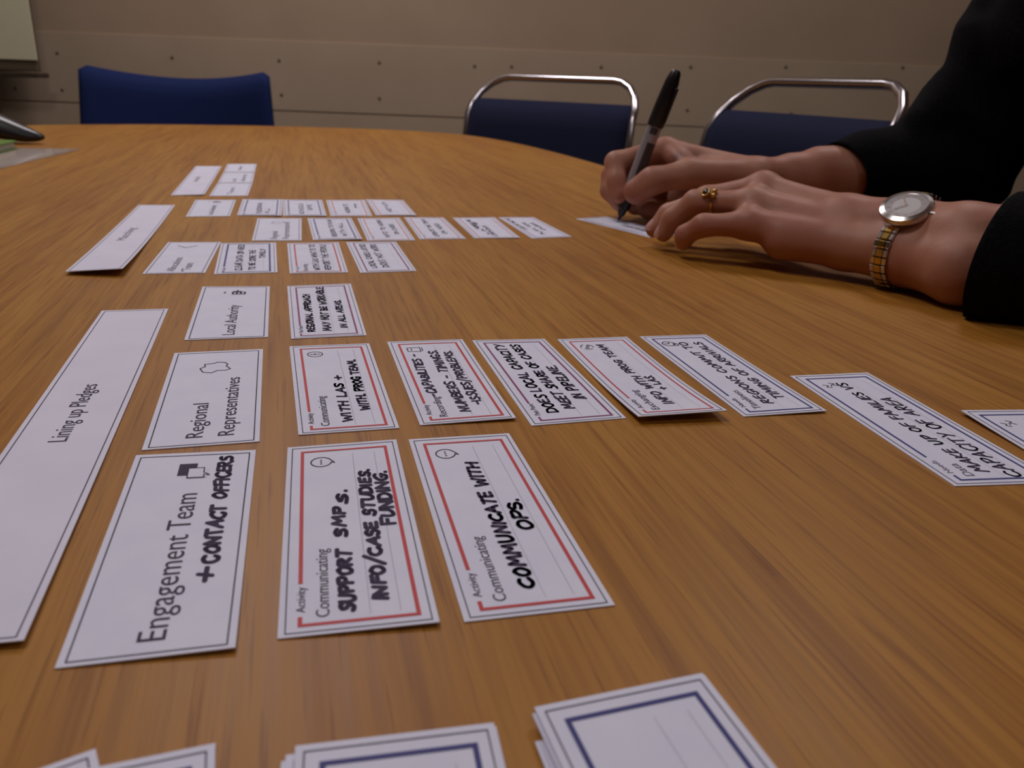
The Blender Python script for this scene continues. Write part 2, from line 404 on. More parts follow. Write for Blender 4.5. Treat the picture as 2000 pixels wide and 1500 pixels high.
# ---- icons (mm, about the card)
def ic_chat(cx=94.5, cy=27.8):
    o = circ(cx, cy, 3.6, 3.5, 26, -60, 262)
    s = [o + [(cx-1.0, cy-4.6), o[0]]]
    d = [[(cx+k, cy-.05), (cx+k+.05, cy+.05)] for k in (-1.5, 0, 1.5)]
    return merge(lines(s, .45), lines(d, .65))
def ic_doc(): return lines([[(91.5, 31), (97, 31), (97.6, 24.6), (91, 24.6), (91.5, 31)], [(92, 23.6), (97, 23.6)], [(93, 29), (96, 29)]], .5)
def ic_swap():
    return merge(lines([circ(94.5, 27.8, 3.6, 3.3, 10, 20, 100), circ(94.5, 27.8, 3.6, 3.3, 10, 140, 220), circ(94.5, 27.8, 3.6, 3.3, 10, 260, 340)], .5),
                 lines([circ(93.2, 28, .8, .8, 8), circ(96, 27, .8, .8, 8)], .5))
def ic_clock(): return lines([circ(95, 28.8, 3.4, 3.4, 20), [(95, 31), (95, 28.6), (97, 28)], circ(93.5, 25.4, 2.0, 1.2, 10)], .6)
def ic_wave(): return lines([[(92, 28.5), (93, 30.5), (94.4, 29), (95.6, 31)], [(94, 24.5), (95.3, 26.4), (96.5, 25), (97.6, 27)], [(93.5, 28), (95.6, 26.8)]], .45)
def ic_none(): return [], []
def ic_map(): return lines([[(79, 25), (84, 26.5), (86.5, 24.4), (89.6, 25), (90.5, 21), (92, 19.5), (91, 16.4), (88.5, 15), (86, 15.6), (82, 13.6), (80.2, 15.5), (80.5, 19), (77.6, 21.2), (79, 25)]], .5)
def ic_hall():
    r = [(88.8, 13.6, 90.2, 21.6), (93.6, 13.6, 94.8, 21.6), (94.8, 16, 96.6, 21.0), (96.6, 17.9, 99.0, 19.0), (91.5, 25.0, 93.5, 26.2), (94.4, 25.2, 95.4, 26.0)]
    r += [(90.2, y, 93.6, y+1.1) for y in (13.6, 15.9, 18.2, 20.5)]
    return rects(r)
def ic_bubbles():
    a = rects([(91.2, 18.4, 99.8, 24.2)]); t = ([(92.5, 18.5), (96.0, 18.5), (92.8, 16.2)], [(0, 1, 2)])
    return merge(a, t)
def act_card(px, col, head, sub, rows, label, icon=ic_none, lift=(0, 0, 0, 0), group='handwritten cards', dots=(16.6, 8.9), ft=1.15, stroke=1.15, base=0, surf=None, name='written_card', ink=None, small=1.0):
    S = surf or Surf(corners(px, lift, base), lift, base)
    root = base_card(name, S, label, 'card', group)
    put(S, root, 'outline', rects(frame(1.1, 1.5, 107.1, 37.9, .32)), M_INK)
    x0, y0, x1, y1 = 3.4, 4.1, 104.0, 34.8
    fr = [(x0, y0, x1, y0+ft), (x0, y0+ft, x0+ft, y1), (x1-ft, y0+ft, x1, y1)]
    if head: fr += [(x0+ft, y1-ft, 7.4, y1), (21.8, y1-ft, x1-ft, y1)]
    else: fr += [(x0+ft, y1-ft, x1-ft, y1)]
    put(S, root, 'colour_frame', rects(fr), col)
    if dots:
        dr = []
        for y in dots:
            x = 6.2
            while x < 99.5: dr.append((x, y, x+.35, y+.2)); x += .8
        put(S, root, 'ruled_line', rects(dr), M_DOT)
    pr = []
    if head: pr.append(printed(head, 9.2, 9.2 + {'Activity': 11, 'Pain Point': 12.0, 'Needs': 9.6}.get(head, 11), 33.0, 3.3))
    if sub: pr.append(printed(sub, 6.6, 6.6 + {'Communicating': 31.5, 'Recording': 22, 'Exchanging': 25, 'Timeliness': 21, 'Data': 9.5}[sub], 26.9, 5.0))
    if pr: put(S, root, 'printed_text', merge(*pr), M_INKG if stroke < .9 else M_INK)
    ic = icon()
    if ic[0]: put(S, root, 'icon', ic, M_INK)
    rng = random.Random(label)
    if rows: put(S, root, 'handwriting', merge(*[hand(*(r[:5]), stroke, *(r[5:]), rng=rng) for r in rows]), ink or M_MARK, dz=.0002)
    return root
def title_card(px, texts, label, icon=None, lift=(0, 0, 0, 0), group='printed name cards', extra=None, L=LEN, W=WID, surf=None, name='title_card', m=None, inkm=None, lw=.4, base=0):
    S = surf or Surf(corners(px, lift, base), lift, base, L=L, W=W)
    root = base_card(name, S, label, 'card' if name == 'title_card' else 'paper strip', group, m)
    put(S, root, 'outline', rects(frame(1.2, 1.8, L-2.2, W-1.8, lw)), M_INK)
    put(S, root, 'printed_text', merge(*[printed(*t) for t in texts]), inkm or M_INK)
    if icon: put(S, root, 'icon', icon(), M_INK)
    if extra: extra(S, root)
    return root

# ------------------------------------------------------------------ cards
Q = dict(
 C1=[(542,1250),(859,1217),(774,860),(562,876)], C2=[(907,1217),(1201,1184),(994,848),(798,860)],
 R1=[(583,851),(780,837.5),(721,672),(565.5,678)], R2=[(820.5,832),(1008,817.5),(903,664),(756,669)], R3=[(1038,833),(1223,818),(1063,663),(922,666)],
 R4=[(1247,815),(1420.5,803),(1224,659),(1088.5,664)], R5=[(1452.5,815),(1615,803.6),(1378,654.6),(1249,658.5)], RA=[(569,663),(716,656),(685,555),(561,560)],
 Cb=[(418,536.5),(542,533),(539,474.6),(432,476)], Cr=[(566,535),(680,533),(661,474),(561,476)], Cp=[(704,534),(813.5,530),(773,473),(676,473.5)],
 B1=[(611.6,469.6),(707.6,467.6),(686,426.5),(600.6,426.8)], B2=[(718,471),(811,470),(780,426),(698,427)], B3=[(820,468),(910,467),(866,425.6),(789,425)],
 B4=[(927,466),(1016,465),(966,425),(884,426)], B5=[(1039,466.5),(1117,463),(1042,425),(973,425)],
 A1=[(463,421),(550,421.6),(552,390),(474,389.5)], A2=[(553,422),(638,422),(629,391),(552.8,390.5)], A3=[(646,422.6),(727,422.5),(712.5,391),(637,391.5)], A4=[(734.5,421),(814,421),(787,391.5),(714.5,390)],
 E=[(107,1308),(460,1267),(500,880.5),(266,891)], GR=[(277,881),(507,864),(514,683),(341,691)], LA=[(360,665.5),(523.6,659.6),(527,560.5),(395.6,561)],
 Ct=[(278,536),(400.6,534),(431.5,473.6),(328.6,474)], Bt=[(492,471),(589,470.6),(589,427),(503,427)], At=[(363,424),(449,423),(461,391),(382,391)],
 big=[(127.6,531.5),(239.5,525.5),(342,401),(271,401)], T1=[(333.5,382),(399.5,380.5),(433,325),(382.5,325)])
mm_ = .001
g = 'handwritten cards'
act_card(Q['C1'], M_RED, 'Activity', 'Communicating', [('SUPPORT', 7.5, 36.5, 20.0, 4.6), ('SMP', 43.7, 62, 20.6, 4.4), ('S.', 63.5, 73, 19.4, 3.9),
    ('INFO/CASE STUDIES.', 10.8, 86.5, 11.3, 4.5), ('FUNDING.', 48, 84, 5.6, 5.0)],
    'red-framed card reading SUPPORT SMPS INFO/CASE STUDIES FUNDING', ic_chat, (0, 1*mm_, 0, 0), g, stroke=1.35)
act_card(Q['C2'], M_RED, 'Activity', 'Communicating', [('COMMUNICATE WITH', 10.5, 86.2, 17.6, 4.9), ('OPS.', 39, 58.6, 10.0, 5.0)],
    'red-framed card reading COMMUNICATE WITH OPS, nearest handwritten card to the right', ic_chat, (0, 0, 0, 0), g, stroke=1.25)
act_card(Q['R1'], M_RED, 'Activity', 'Communicating', [('WITH LAS +', 9.4, 62.8, 17.4, 4.5), ('WITH. PROG TEAM.', 19.9, 84, 9.3, 4.4)],
    'red-framed card reading WITH LAS + WITH PROG TEAM', lambda: lines([circ(94.5, 27.8, 3.7, 3.6), [(94.5, 25.4), (94.5, 30.2)], [(93.6, 27.8), (95.4, 27.8)]], .45), (0, 0, 0, 0), g, stroke=1.1)
act_card(Q['R2'], M_RED, 'Activity', 'Recording', [('-CAPABILITIES -', 28.3, 87, 26.6, 4.6), ('NUMBERS - TIMINGS.', 9.5, 92, 16.4, 4.8), ('-ISSUES/PROBLEMS.', 16.2, 90, 9.6, 4.6)],
    'red-framed card reading CAPABILITIES NUMBERS TIMINGS ISSUES/PROBLEMS', ic_doc, (0, 1.0*mm_, 0, 0), g, stroke=1.0)
act_card(Q['R3'], M_PURPLE, 'Pain Point', None, [('DOES LOCAL CAPACITY', 10.6, 100, 24.6, 5.2), ('MEET SHARE OF CASES', 13.2, 99.5, 16.4, 5.0), ('IN PIPELINE.', 22.4, 66.5, 8.2, 5.0)],
    'purple-framed card reading DOES LOCAL CAPACITY MEET SHARE OF CASES IN PIPELINE', ic_none, (0, 0, 0, 0), g, ft=.95, stroke=1.05)
act_card(Q['R4'], M_RED, 'Activity', 'Exchanging', [('INFO WITH PROG TEAM', 12.2, 97.2, 17.6, 4.6), ('+ LAS.', 30.3, 50, 11.6, 4.4)],
    'red-framed card reading INFO WITH PROG TEAM + LAS, near edge curled up', ic_swap, (3.0*mm_, 4.2*mm_, 0, 0), g, ft=.8, stroke=.95)
act_card(Q['R5'], M_NAVY, 'Needs', 'Timeliness', [('REGIONS COMMIT TO', 10.9, 96.3, 18.4, 4.8), ('TIMING OF ARRIVALS', 15.5, 95.8, 9.6, 4.8)],
    'navy-framed card reading REGIONS COMMIT TO TIMING OF ARRIVALS', ic_clock, (0, .8*mm_, 0, 0), g, ft=.9, stroke=.9)
# card with the far-right corner outside the frame
NL, FL, FR = G(1864.5, 951), G(1542.6, 735.5), G(1694, 729); NR = NL + (FR-FL)*.97 + Vector((.0015, -.003, 0))
act_card(None, M_NAVY, 'Needs', 'Data', [('MAKE UP OF FAMILIES VS', 9, 97, 19.2, 4.8), ('CAPACITY OF AREA', 4.5, 78, 9.6, 5.6)],
    'navy-framed card reading MAKE UP OF FAMILIES VS CAPACITY OF AREA', ic_wave, group=g, ft=.95, stroke=.8, surf=Surf([NL, NR, FR, FL]))
FL = G(1875, 809); d = (G(2000, 881)-FL).normalized(); NL = FL + d*.1095; e = (G(2000, 803)-FL).normalized(); NR, FR = NL+e*.0395, FL+e*.0395
act_card(None, M_NAVY, None, None, [], 'navy-framed blank card cut off by the right edge of the view', ic_wave, (0, 0, 0, 0), g, surf=Surf([NL, NR, FR, FL], (0, 0, 0, 1.5*mm_)), ft=.95)
act_card(Q['RA'], M_PURPLE, 'Pain Point', None, [('REGIONAL APPROACH', 9.6, 86, 26.4, 4.4), ('MAY NOT BE WORKABLE', 10, 102, 17.6, 4.9), ('IN ALL AREAS.', 14, 70, 8.8, 4.2)],
    'purple-framed card reading REGIONAL APPROACH MAY NOT BE WORKABLE, right of Local Authority', ic_none, group=g, ft=1.0, stroke=1.05)
act_card(Q['Cb'], M_NAVY, 'Needs', None, [('CLEAR DATA ON NEED', 8, 100, 22.5, 4.6), ('TO BE DONE THE', 9, 78, 14, 4.6), ('TIMELY', 48, 82, 7.5, 4.2)],
    'navy-framed card with three handwritten lines, touching the Allocations Team card', ic_none, group=g, ft=1.2, stroke=.78)
act_card(Q['Cr'], M_RED, 'Activity', 'Recording', [('WITH LAS WHAT IS TO', 8, 99, 18.5, 4.6), ('REPORT THE PEOPLE', 8, 99, 10.5, 4.8)],
    'red-framed card in the Allocations Team row, one place left of the purple card', ic_none, (0, 0, 0, 0), g, ft=1.0, stroke=.78)
act_card(Q['Cp'], M_PURPLE, None, None, [('LOCAL CASES LISTED', 12, 98, 26, 4.4), ('DOES NOT WORK', 14, 98, 17.5, 5.0)],
    'purple-framed card ending the Allocations Team row', ic_none, group=g, ft=1.0, stroke=.78)
act_card(Q['B1'], M_NAVY, 'Needs', None, [('REGIONS TO PLAN', 12, 98, 19, 4.2), ('WITH ALL', 14, 80, 10.5, 4.4)],
    'navy-framed card, the first handwritten card in the third row from the back', ic_none, (0, 1*mm_, 0, 0), g, ft=1.1, stroke=.78)
act_card(Q['B2'], M_ORANGE, 'Activity', None, [('INFO TO WORK', 12, 98, 19, 4.4), ('ON CASES', 26, 74, 10.0, 4.0)],
    'red-framed card right beside the navy card in the third row from the back', ic_none, (0, 0, 0, 0), g, ft=.8, stroke=.78)
act_card(Q['B3'], M_ORANGE, 'Activity', None, [('UPDATE THE TEAM', 10, 96, 20.5, 4.4), ('ON NEED', 22, 74, 11.5, 4.2)],
    'red-framed card in the third row from the back, third from its right end', ic_none, (0, 0, 0, 0), g, ft=.8, stroke=.78)
act_card(Q['B4'], M_ORANGE, None, None, [('NUMBERS ARE', 44, 96, 26, 3.6), ('UNKNOWN', 8, 60, 17.4, 4.2), ('LATE', 14, 80, 23, 3.2)],
    'red-framed card second from the right end of the third row from the back', ic_none, (0, .5*mm_, 0, 0), g, ft=.7, stroke=.78)
act_card(Q['B5'], M_PURPLE, None, None, [('LACK OF TIME TO', 40, 99, 30, 3.4), ('PLAN FOR', 14, 76, 20.5, 4.2), ('CASES', 34, 74, 12, 4)],
    'card at the right end of the third row from the back, nearest the writing hand', ic_none, group=g, ft=.6, stroke=.8)
act_card(Q['A1'], M_NAVY, 'Needs', None, [('DATA ON', 46, 80, 19, 4.2), ('PLACES', 12, 44, 18.5, 4.8), ('ALL', 12, 44, 11.2, 4.2)],
    'navy-framed card directly right of the small far Local Authority card', ic_none, (0, .8*mm_, 0, 0), g, ft=1.1, stroke=.78)
act_card(Q['A2'], M_NAVY, 'Needs', None, [('SCHOOLS', 10, 78, 20, 4.4), ('GPS', 34, 72, 11.6, 4.4)],
    'navy-framed card in the middle of the second row from the back', ic_none, (0, .8*mm_, 0, 0), g, ft=1.1, stroke=.78)
act_card(Q['A3'], M_ORANGE, 'Activity', None, [('HOUSING TO', 16, 76, 19.5, 4.6), ('FIND', 50, 78, 11, 2.4)],
    'red-framed card second from the right end of the second row from the back', ic_none, group=g, ft=.9, stroke=.78)
act_card(Q['A4'], M_ORANGE, None, None, [('MEET WITH', 20, 88, 20.5, 4.6)],
    'red-framed card at the right end of the second row from the back', ic_none, (0, .8*mm_, 0, 0), g, ft=.7, stroke=.78)

gt = 'printed name cards'
def eng_extra(S, root):
    put(S, root, 'icon', rects([(89.4, 14.9, 96.2, 20.9)]), M_CARD, 'white speech bubble', dz=.00020)
    put(S, root, 'icon', lines([[(89.2, 15.6), (89.2, 20.9), (96.0, 21.0), (96.2, 16.0), (92.6, 15.9), (90.9, 14.0), (91.2, 15.8), (89.2, 15.6)]], .4), M_INK, dz=.00028)
    rng = random.Random(5)
    put(S, root, 'handwriting', merge(hand('+', 26.8, 35, 6.8, 5.6, 1.4, rng=rng), hand('CONTACT', 36.8, 69.8, 6.8, 5.0, 1.35, rng=rng), hand('OFFICERS', 73.4, 104.3, 7.0, 5.0, 1.25, rng=rng)), M_MARK, dz=.0002)
title_card(Q['E'], [('Engagement Team', 5.8, 78.4, 16.5, 9.6)], 'large name card printed Engagement Team with + CONTACT OFFICERS in marker', ic_bubbles, (0, 1*mm_, 0, 0), gt, eng_extra)
title_card(Q['GR'], [('Regional', 7.3, 41.2, 20.0, 8.6), ('Representatives', 7.5, 70, 9.1, 8.4)], 'name card printed Regional Representatives, just beyond the Engagement Team card', ic_map, (0, 0, 0, 0), gt)
title_card(Q['LA'], [('Local Authority', 6.0, 63.8, 16.3, 8.6)], 'nearer and larger name card printed Local Authority', ic_hall, group=gt, lw=.45)
title_card(Q['Ct'], [('Allocations', 6, 50, 20.5, 8), ('Team', 9, 31, 11.0, 8)], 'name card printed Allocations Team with an arrow-like mark', lambda: merge(lines([[(94, 30), (86, 23.5), (93.5, 16)]], .9), lines([[(6, 15.2), (7, 15.2)]], 1.5)), (0, 0, 0, 0), gt, inkm=M_INKG, lw=.45)
title_card(Q['Bt'], [('Regional', 7.3, 41.2, 20.0, 7.5), ('Representatives', 7.5, 88, 10.4, 7.5)], 'small far name card printed Regional Representatives in the third row back', ic_map, group=gt, inkm=M_INKG)
title_card(Q['At'], [('Local Authority', 8, 70, 16.3, 7.5)], 'small far name card printed Local Authority in the second row back', ic_hall, group=gt, inkm=M_INKG)
T2 = [[(437,336.6),(497.6,336.6),(501.2,320.7),(444.7,320.7)], [(425.5,357.4),(493.4,357.4),(497.4,337.4),(436.5,337.4)], [(408.6,383.5),(483.7,383),(493,358.2),(425,358.2)]]
for q, tx, lab in zip(T2, ([('Home', 25, 75, 18, 8)], [('Local', 10, 38, 20, 7.5), ('Authority', 12, 86, 9.5, 7.5)], [('Team', 12, 66, 17, 8)]), ('farthest', 'middle', 'nearest')):
    title_card(q, tx, lab + ' of three plain name cards laid end to end', group=gt, inkm=M_INKG, lw=.35)
# long strips cut from A4 width
gs = 'long stage title strips'
title_card(Q['big'], [('Matching', 112, 168, 17.0, 9)], 'long white title strip left of the Allocations Team card, near end lifted', None, (2*mm_, 5*mm_, 0, 0), gs, None, 297, 34, name='title_strip', m=M_CARDW, inkm=M_INKG)
title_card(Q['T1'], [('Arrival', 118, 165, 17.0, 9)], 'farthest white title strip, left of the three end-to-end name cards', None, (0, 1*mm_, 0, 0), gs, None, 297, 34, name='title_strip', m=M_CARDW, inkm=M_INKG)
NR, FR, FL = G(48, 1257, .001), G(329, 604), G(199, 608); NL = NR + (FL-FR)*1.0 + Vector((-.0008, .003, 0))
SL = Surf([NL, NR, FR, FL], (.5*mm_, 1.6*mm_, 0, 0), 0, 297, 34)
def loc2(S, p):
    a, b_ = S.q[1], S.q[2]; d = (b_-a); L_ = d.length; d /= L_; e = Vector((-d.y, d.x, 0)); r = p-a; return r.dot(d)/L_*297, r.dot(e)*1000
t0, t1 = loc2(SL, G(130, 868)), loc2(SL, G(189, 754))
title_card(None, [('Lining up Pledges', t0[0], t1[0], (t0[1]+t1[1])/2, 9.0)], 'long white title strip printed Lining up Pledges at the left edge', None, group=gs, L=297, W=34, surf=SL, name='title_strip', m=M_CARDW, lw=.35)
# the card being written on
FL = Vector((.057, .811, TZ)); d = Vector((-.56, .83, 0)).normalized(); e = Vector((d.y, -d.x, 0)); NL = FL - d*.1088
act_card(None, M_NAVY, None, None, [('REGION', 20, 60, 18, 4.4), ('DATA', 62, 80, 9, 4.4)], 'card under the marker pen tip, half hidden by the hands', ic_none, group=g, stroke=.8, surf=Surf([NL, NL+e*.0395, FL+e*.0395, FL]), ft=.9)

# ---- stacks of blank cards at the near edge
def stack(FR, dirn, n, label_top, label_under, group, seed, offs=None, spread=.0012, cols=None, gap=.0):
    """dirn: unit vector along FL->FR ; the cards run toward the camera"""
    rng = random.Random(seed); e = dirn.normalized(); d = Vector((-e.y, e.x, 0))   # d points away from the camera
    for k in range(n):
        z = k*(TH+.00008); topc = k == n-1
        ox, oy, ang = (0, 0, 0) if topc else (rng.uniform(-spread, spread), rng.uniform(-spread, spread), rng.uniform(-.02, .02))
        if offs and k in offs: ox, oy, ang = offs[k]
        R = Matrix.Rotation(ang, 3, 'Z'); ee, dd = R @ e, R @ d
        fr = FR + e*ox + d*oy; fl = fr - ee*.0395; nr, nl = fr - dd*.1088, fl - dd*.1088
        S = Surf([nl, nr, fr, fl], (0, 0, 0, 0), z)
        if topc:
            act_card(None, M_NAVY, 'Needs', None, [], label_top, ic_none, group=group, surf=S, name='blank_card', ft=1.2, dots=(16.6, 8.9))
        else:
            root = base_card('blank_card', S, label_under(k, n), 'card', group)
            put(S, root, 'outline', rects(frame(1.1, 1.5, 107.1, 37.9, .32)), M_INK)
            if k == 0 or (offs and k in offs): put(S, root, 'colour_frame', rects(frame(3.4, 4.1, 104, 34.8, 1.15)), (cols or {}).get(k, M_NAVY))
ordn = ['lowest', 'second', 'third', 'fourth', 'fifth', 'sixth', 'seventh', 'eighth', 'ninth']
zt = 8*(TH+.00008)
fl, fr = G(1068, 1379, zt), G(1371, 1317, zt)
stack(fr, fr-fl, 9, 'top blank navy-framed card of the tall stack at the bottom right',
      lambda k, n: ordn[k] + ' card from the table in the tall blank stack at the bottom right', 'blank cards in the right stack', 3,
      {0: (-.0016, -.0080, -.03), 1: (-.0011, -.0086, -.03), 2: (-.0020, -.0078, -.035), 3: (-.0012, -.0083, -.03), 7: (.0005, -.0002, .0), 6: (-.0007, -.0006, .004), 5: (.0003, -.0008, .0), 4: (-.0004, -.0005, .003)}, cols={0: M_NAVY})
zt = 3*(TH+.00008)
fl, fr = G(575, 1460, zt), G(964, 1414, zt)
stack(fr, fr-fl, 4, 'top blank navy-framed card of the stack at the bottom centre',
      lambda k, n: ordn[k] + ' card from the table in the low blank stack at the bottom centre', 'blank cards in the centre stack', 4,
      {0: (-.0026, -.0022, 0), 1: (-.0018, -.0010, .004), 2: (.0004, -.0006, -.004)})
zt = 1*(TH+.00008)
fr = G(421, 1454, zt); fl = G(195, 1500, zt)
stack(fr, fr-fl, 2, 'top blank navy-framed card of the pair left of the centre stack', lambda k, n: 'lower blank card of the pair left of the centre stack', 'blank cards in the left pair', 5, {0: (-.0008, -.0006, 0)})
fr = G(187, 1465); fl = G(90, 1500)
stack(fr, fr-fl, 1, 'blank card corner at the bottom left of the view', None, 'blank card at the bottom left', 6)

# ------------------------------------------------------------------ chairs
M_BLUE = noisy(mat('blue_fabric', (.012, .02, .11), .9, spec=.2), (.009, .018, .080), (.013, .025, .105), 900, .4, 1400)
M_BLUED = noisy(mat('dark_blue_fabric', (.012, .018, .055), .92, spec=.15), (.012, .015, .040), (.017, .021, .052), 900, .4, 1400)
M_FOOT = mat('rubber_foot', (.02, .02, .02), .7)
def tube_chair(cx, cy, rz, label, ztop=.868, wd=.46, lean=.16, bend=.65):
    """stacking chair: chrome loop frame, padded seat and back. local +y = the way the sitter faces"""
    t = empty('stacking_chair', (cx, cy, 0), rz, label, 'chair', 'chrome framed stacking chairs')
    Mx = t.matrix_basis; h = wd/2; zt = ztop
    def W(p): return Mx @ Vector(p)
    yb = lambda z: -(z-.45)*lean - max(0, z-(zt-.082))*bend                         # the back leans away above the seat
    side = lambda s: [(s*h, .02+.0, .45), (s*h, yb(.55), .55), (s*h, yb(.7), .70), (s*h, yb(zt-.09), zt-.09)]
    r = .085
    arc = lambda s: [(s*(h-r+r*math.cos(a)), yb(zt-r+r*math.sin(a)), zt-r+r*math.sin(a)) for a in [math.radians(d) for d in (15, 35, 55, 75, 90)]]
    pts = [(-h-.0, .0, .02), (-h, .01, .25)] + side(-1) + arc(-1) + [(0, yb(zt), zt)] + arc(1)[::-1] + side(1)[::-1] + [(h, .01, .25), (h, 0, .02)]
    b = bmesh.new(); tube(b, [W(p) for p in pts], .0085, 12); from_bm('back_frame', b, M_CHROME, t, True)
    for s in (-1, 1):
        b = bmesh.new(); tube(b, [W(p) for p in ((s*h, .0, .44), (s*h, .2, .445), (s*h, .40, .44), (s*h, .425, .41), (s*h, .44, .2), (s*h, .45, .02))], .0085, 10)
        from_bm('leg', b, M_CHROME, t, True)
        for y in (0, .45):
            b = bmesh.new(); tube(b, [W((s*h, y, 0)), W((s*h, y, .03))], .012, 10); from_bm('foot_cap', b, M_FOOT, t)
    # back pad: curved cushion between the posts
    def pad(x0, x1, zz0, zz1, th, bow, name, seat=False):
        bm = bmesh.new(); nx, nz = 14, 8; grid = {}
        for side_ in (0, 1):
            for j in range(nz+1):
                for i in range(nx+1):
                    a, c_ = i/nx, j/nz; x = x0+(x1-x0)*a; z = zz0+(zz1-zz0)*c_
                    e_ = (1-abs(2*a-1)**6)*(1-abs(2*c_-1)**6); e_ = max(e_, 0)**.5
                    off = (th/2)*(.35+.65*e_)*(1 if side_ else -1); cur = -bow*(1-(2*a-1)**2)
                    if seat: p = (x, z, .452 + off + .008*cur)
                    else: p = (x, yb(z)+off+cur, z)
                    grid[side_, i, j] = bm.verts.new(W(p))
        for j in range(nz):
            for i in range(nx):
                bm.faces.new([grid[0, i, j], grid[0, i+1, j], grid[0, i+1, j+1], grid[0, i, j+1]]); bm.faces.new([grid[1, i, j], grid[1, i, j+1], grid[1, i+1, j+1], grid[1, i+1, j]])
        ring = [(i, 0) for i in range(nx)] + [(nx, j) for j in range(nz)] + [(i, nz) for i in range(nx, 0, -1)] + [(0, j) for j in range(nz, 0, -1)]
        for a, c_ in zip(ring, ring[1:]+ring[:1]): bm.faces.new([grid[0, a[0], a[1]], grid[1, a[0], a[1]], grid[1, c_[0], c_[1]], grid[0, c_[0], c_[1]]])
        bmesh.ops.recalc_face_normals(bm, faces=bm.faces)
        return from_bm(name, bm, M_BLUED, t, True)
    pad(-h+.004, h-.004, zt-.30, zt-.052, .022, .010, 'backrest')
    pad(-h+.008, h-.008, .01, .43, .045, .0, 'seat', True)
    return t
# back posts at measured points; the chair faces the table
def chair_from_posts(Lp, Rp, label, ztop, **k):
    mid = (Lp+Rp)/2; e = (Rp-Lp); ang = math.atan2(e.y, e.x)
    lean = k.pop('lean', .16)
    # facing direction = toward the table = -n ; local x maps so that +y faces the table
    rz = ang + math.pi
    fy = Vector((-math.sin(rz), math.cos(rz), 0))
    base = mid + fy*((ztop-.45)*lean + .082*.65)
    return tube_chair(base.x, base.y, rz, label, ztop, e.length, lean)
Lp, Rp = P(944, 170, 2.24), P(1263, 180, 2.00); Lp.z = Rp.z = 0
chair_from_posts(Lp, Rp, 'chrome and dark blue chair at the far corner of the table, behind the marker pen', .868)
Lp, Rp = P(1453, 175, 1.66), P(1815, 190, 1.28); Lp.z = Rp.z = 0
chair_from_posts(Lp, Rp, 'chrome and dark blue chair behind the hands, next to the black sleeve', .874, lean=.24)
# wide upholstered chair at the table's far end
def padded_chair(cx, cy, rz):
    t = empty('upholstered_chair', (cx, cy, 0), rz, 'bright blue upholstered chair with a wide curved back at the far end of the table', 'chair')
    Mx = t.matrix_basis
    nx, nz = 28, 14; bm = bmesh.new(); g_ = {}
    for sd in (0, 1):
        for j in range(nz+1):
            for i in range(nx+1):
                a, c_ = i/nx*2-1, j/nz
                hw = .275 + .024*(1-c_)
                topz = .832 + .030*abs(a)**2.0 - .016*max(0, abs(a)-.93)/.07; z = .44 + (topz-.44)*c_
                x = a*hw + .010*0; bow = -.085*(1-a*a)        # concave toward the table
                e_ = max(0, (1-abs(a)**10)*(1-abs(2*c_-1)**14))**.5
                th = .028*(.25+.75*e_)
                x = a*hw*(1-.015*(1-e_)); lean_ = -(z-.44)*.10
                g_[sd, i, j] = bm.verts.new(Mx @ Vector((x, -.05+bow+.085+lean_+th*(1 if sd else -1), z)))
    for j in range(nz):
        for i in range(nx):
            bm.faces.new([g_[0, i, j], g_[0, i+1, j], g_[0, i+1, j+1], g_[0, i, j+1]]); bm.faces.new([g_[1, i, j], g_[1, i, j+1], g_[1, i+1, j+1], g_[1, i+1, j]])
    ring = [(i, 0) for i in range(nx)] + [(nx, j) for j in range(nz)] + [(i, nz) for i in range(nx, 0, -1)] + [(0, j) for j in range(nz, 0, -1)]
    for a, c_ in zip(ring, ring[1:]+ring[:1]): bm.faces.new([g_[0, a[0], a[1]], g_[1, a[0], a[1]], g_[1, c_[0], c_[1]], g_[0, c_[0], c_[1]]])
    bmesh.ops.recalc_face_normals(bm, faces=bm.faces); from_bm('backrest', bm, M_BLUE, t, True)
    b = bmesh.new(); box(b, -.26, .26, -.02, .46, .39, .47, .025, Mx, 3); from_bm('seat', b, M_BLUE, t, True)
    for sx in (-1, 1):
        for y in (.0, .42):
            b = bmesh.new(); tube(b, [Mx @ Vector((sx*.23, y, .40)), Mx @ Vector((sx*.25, y+(.02 if y else -.02), .0))], .013, 10); from_bm('leg', b, M_CHROME, t, True)
    return t
c = P(346, 200, 2.50); padded_chair(c.x, c.y, math.pi + math.radians(4))

# ------------------------------------------------------------------ flip chart by the back wall
c = P(74, 118, 2.90); zb = c.z; xr = c.x
fc = empty('flip_chart', (xr-.33, 2.88, 0), 0, 'flip chart with a cream paper pad and tray, by the back wall at the left', 'flip chart')
M_PAPER = mat('flipchart_paper', (.72, .68, .46), .8)
b = bmesh.new(); box(b, xr-.66, xr, 2.895, 2.900, zb, zb+.95, .001); from_bm('paper_pad', b, M_PAPER, fc)
b = bmesh.new(); box(b, xr-.66, xr-.006, 2.900, 2.925, zb-.035, zb+.98, .004); from_bm('board', b, mat('flipchart_board', (.12, .09, .055), .5), fc)
b = bmesh.new(); box(b, xr-.68, xr+.018, 2.855, 2.925, zb-.055, zb-.040, .003); from_bm('tray', b, mat('flipchart_tray', (.055, .035, .022), .5), fc)
b = bmesh.new(); box(b, xr-.65, xr-.01, 2.880, 2.899, zb+.95, zb+.985, .004); from_bm('clamp', b, M_DARKM, fc)
for dx in (-.62, -.20):
    b = bmesh.new(); tube(b, [(xr+dx, 2.935, zb+.9), (xr+dx, 2.93, 0)], .012, 10); from_bm('leg', b, M_DARKM, fc)
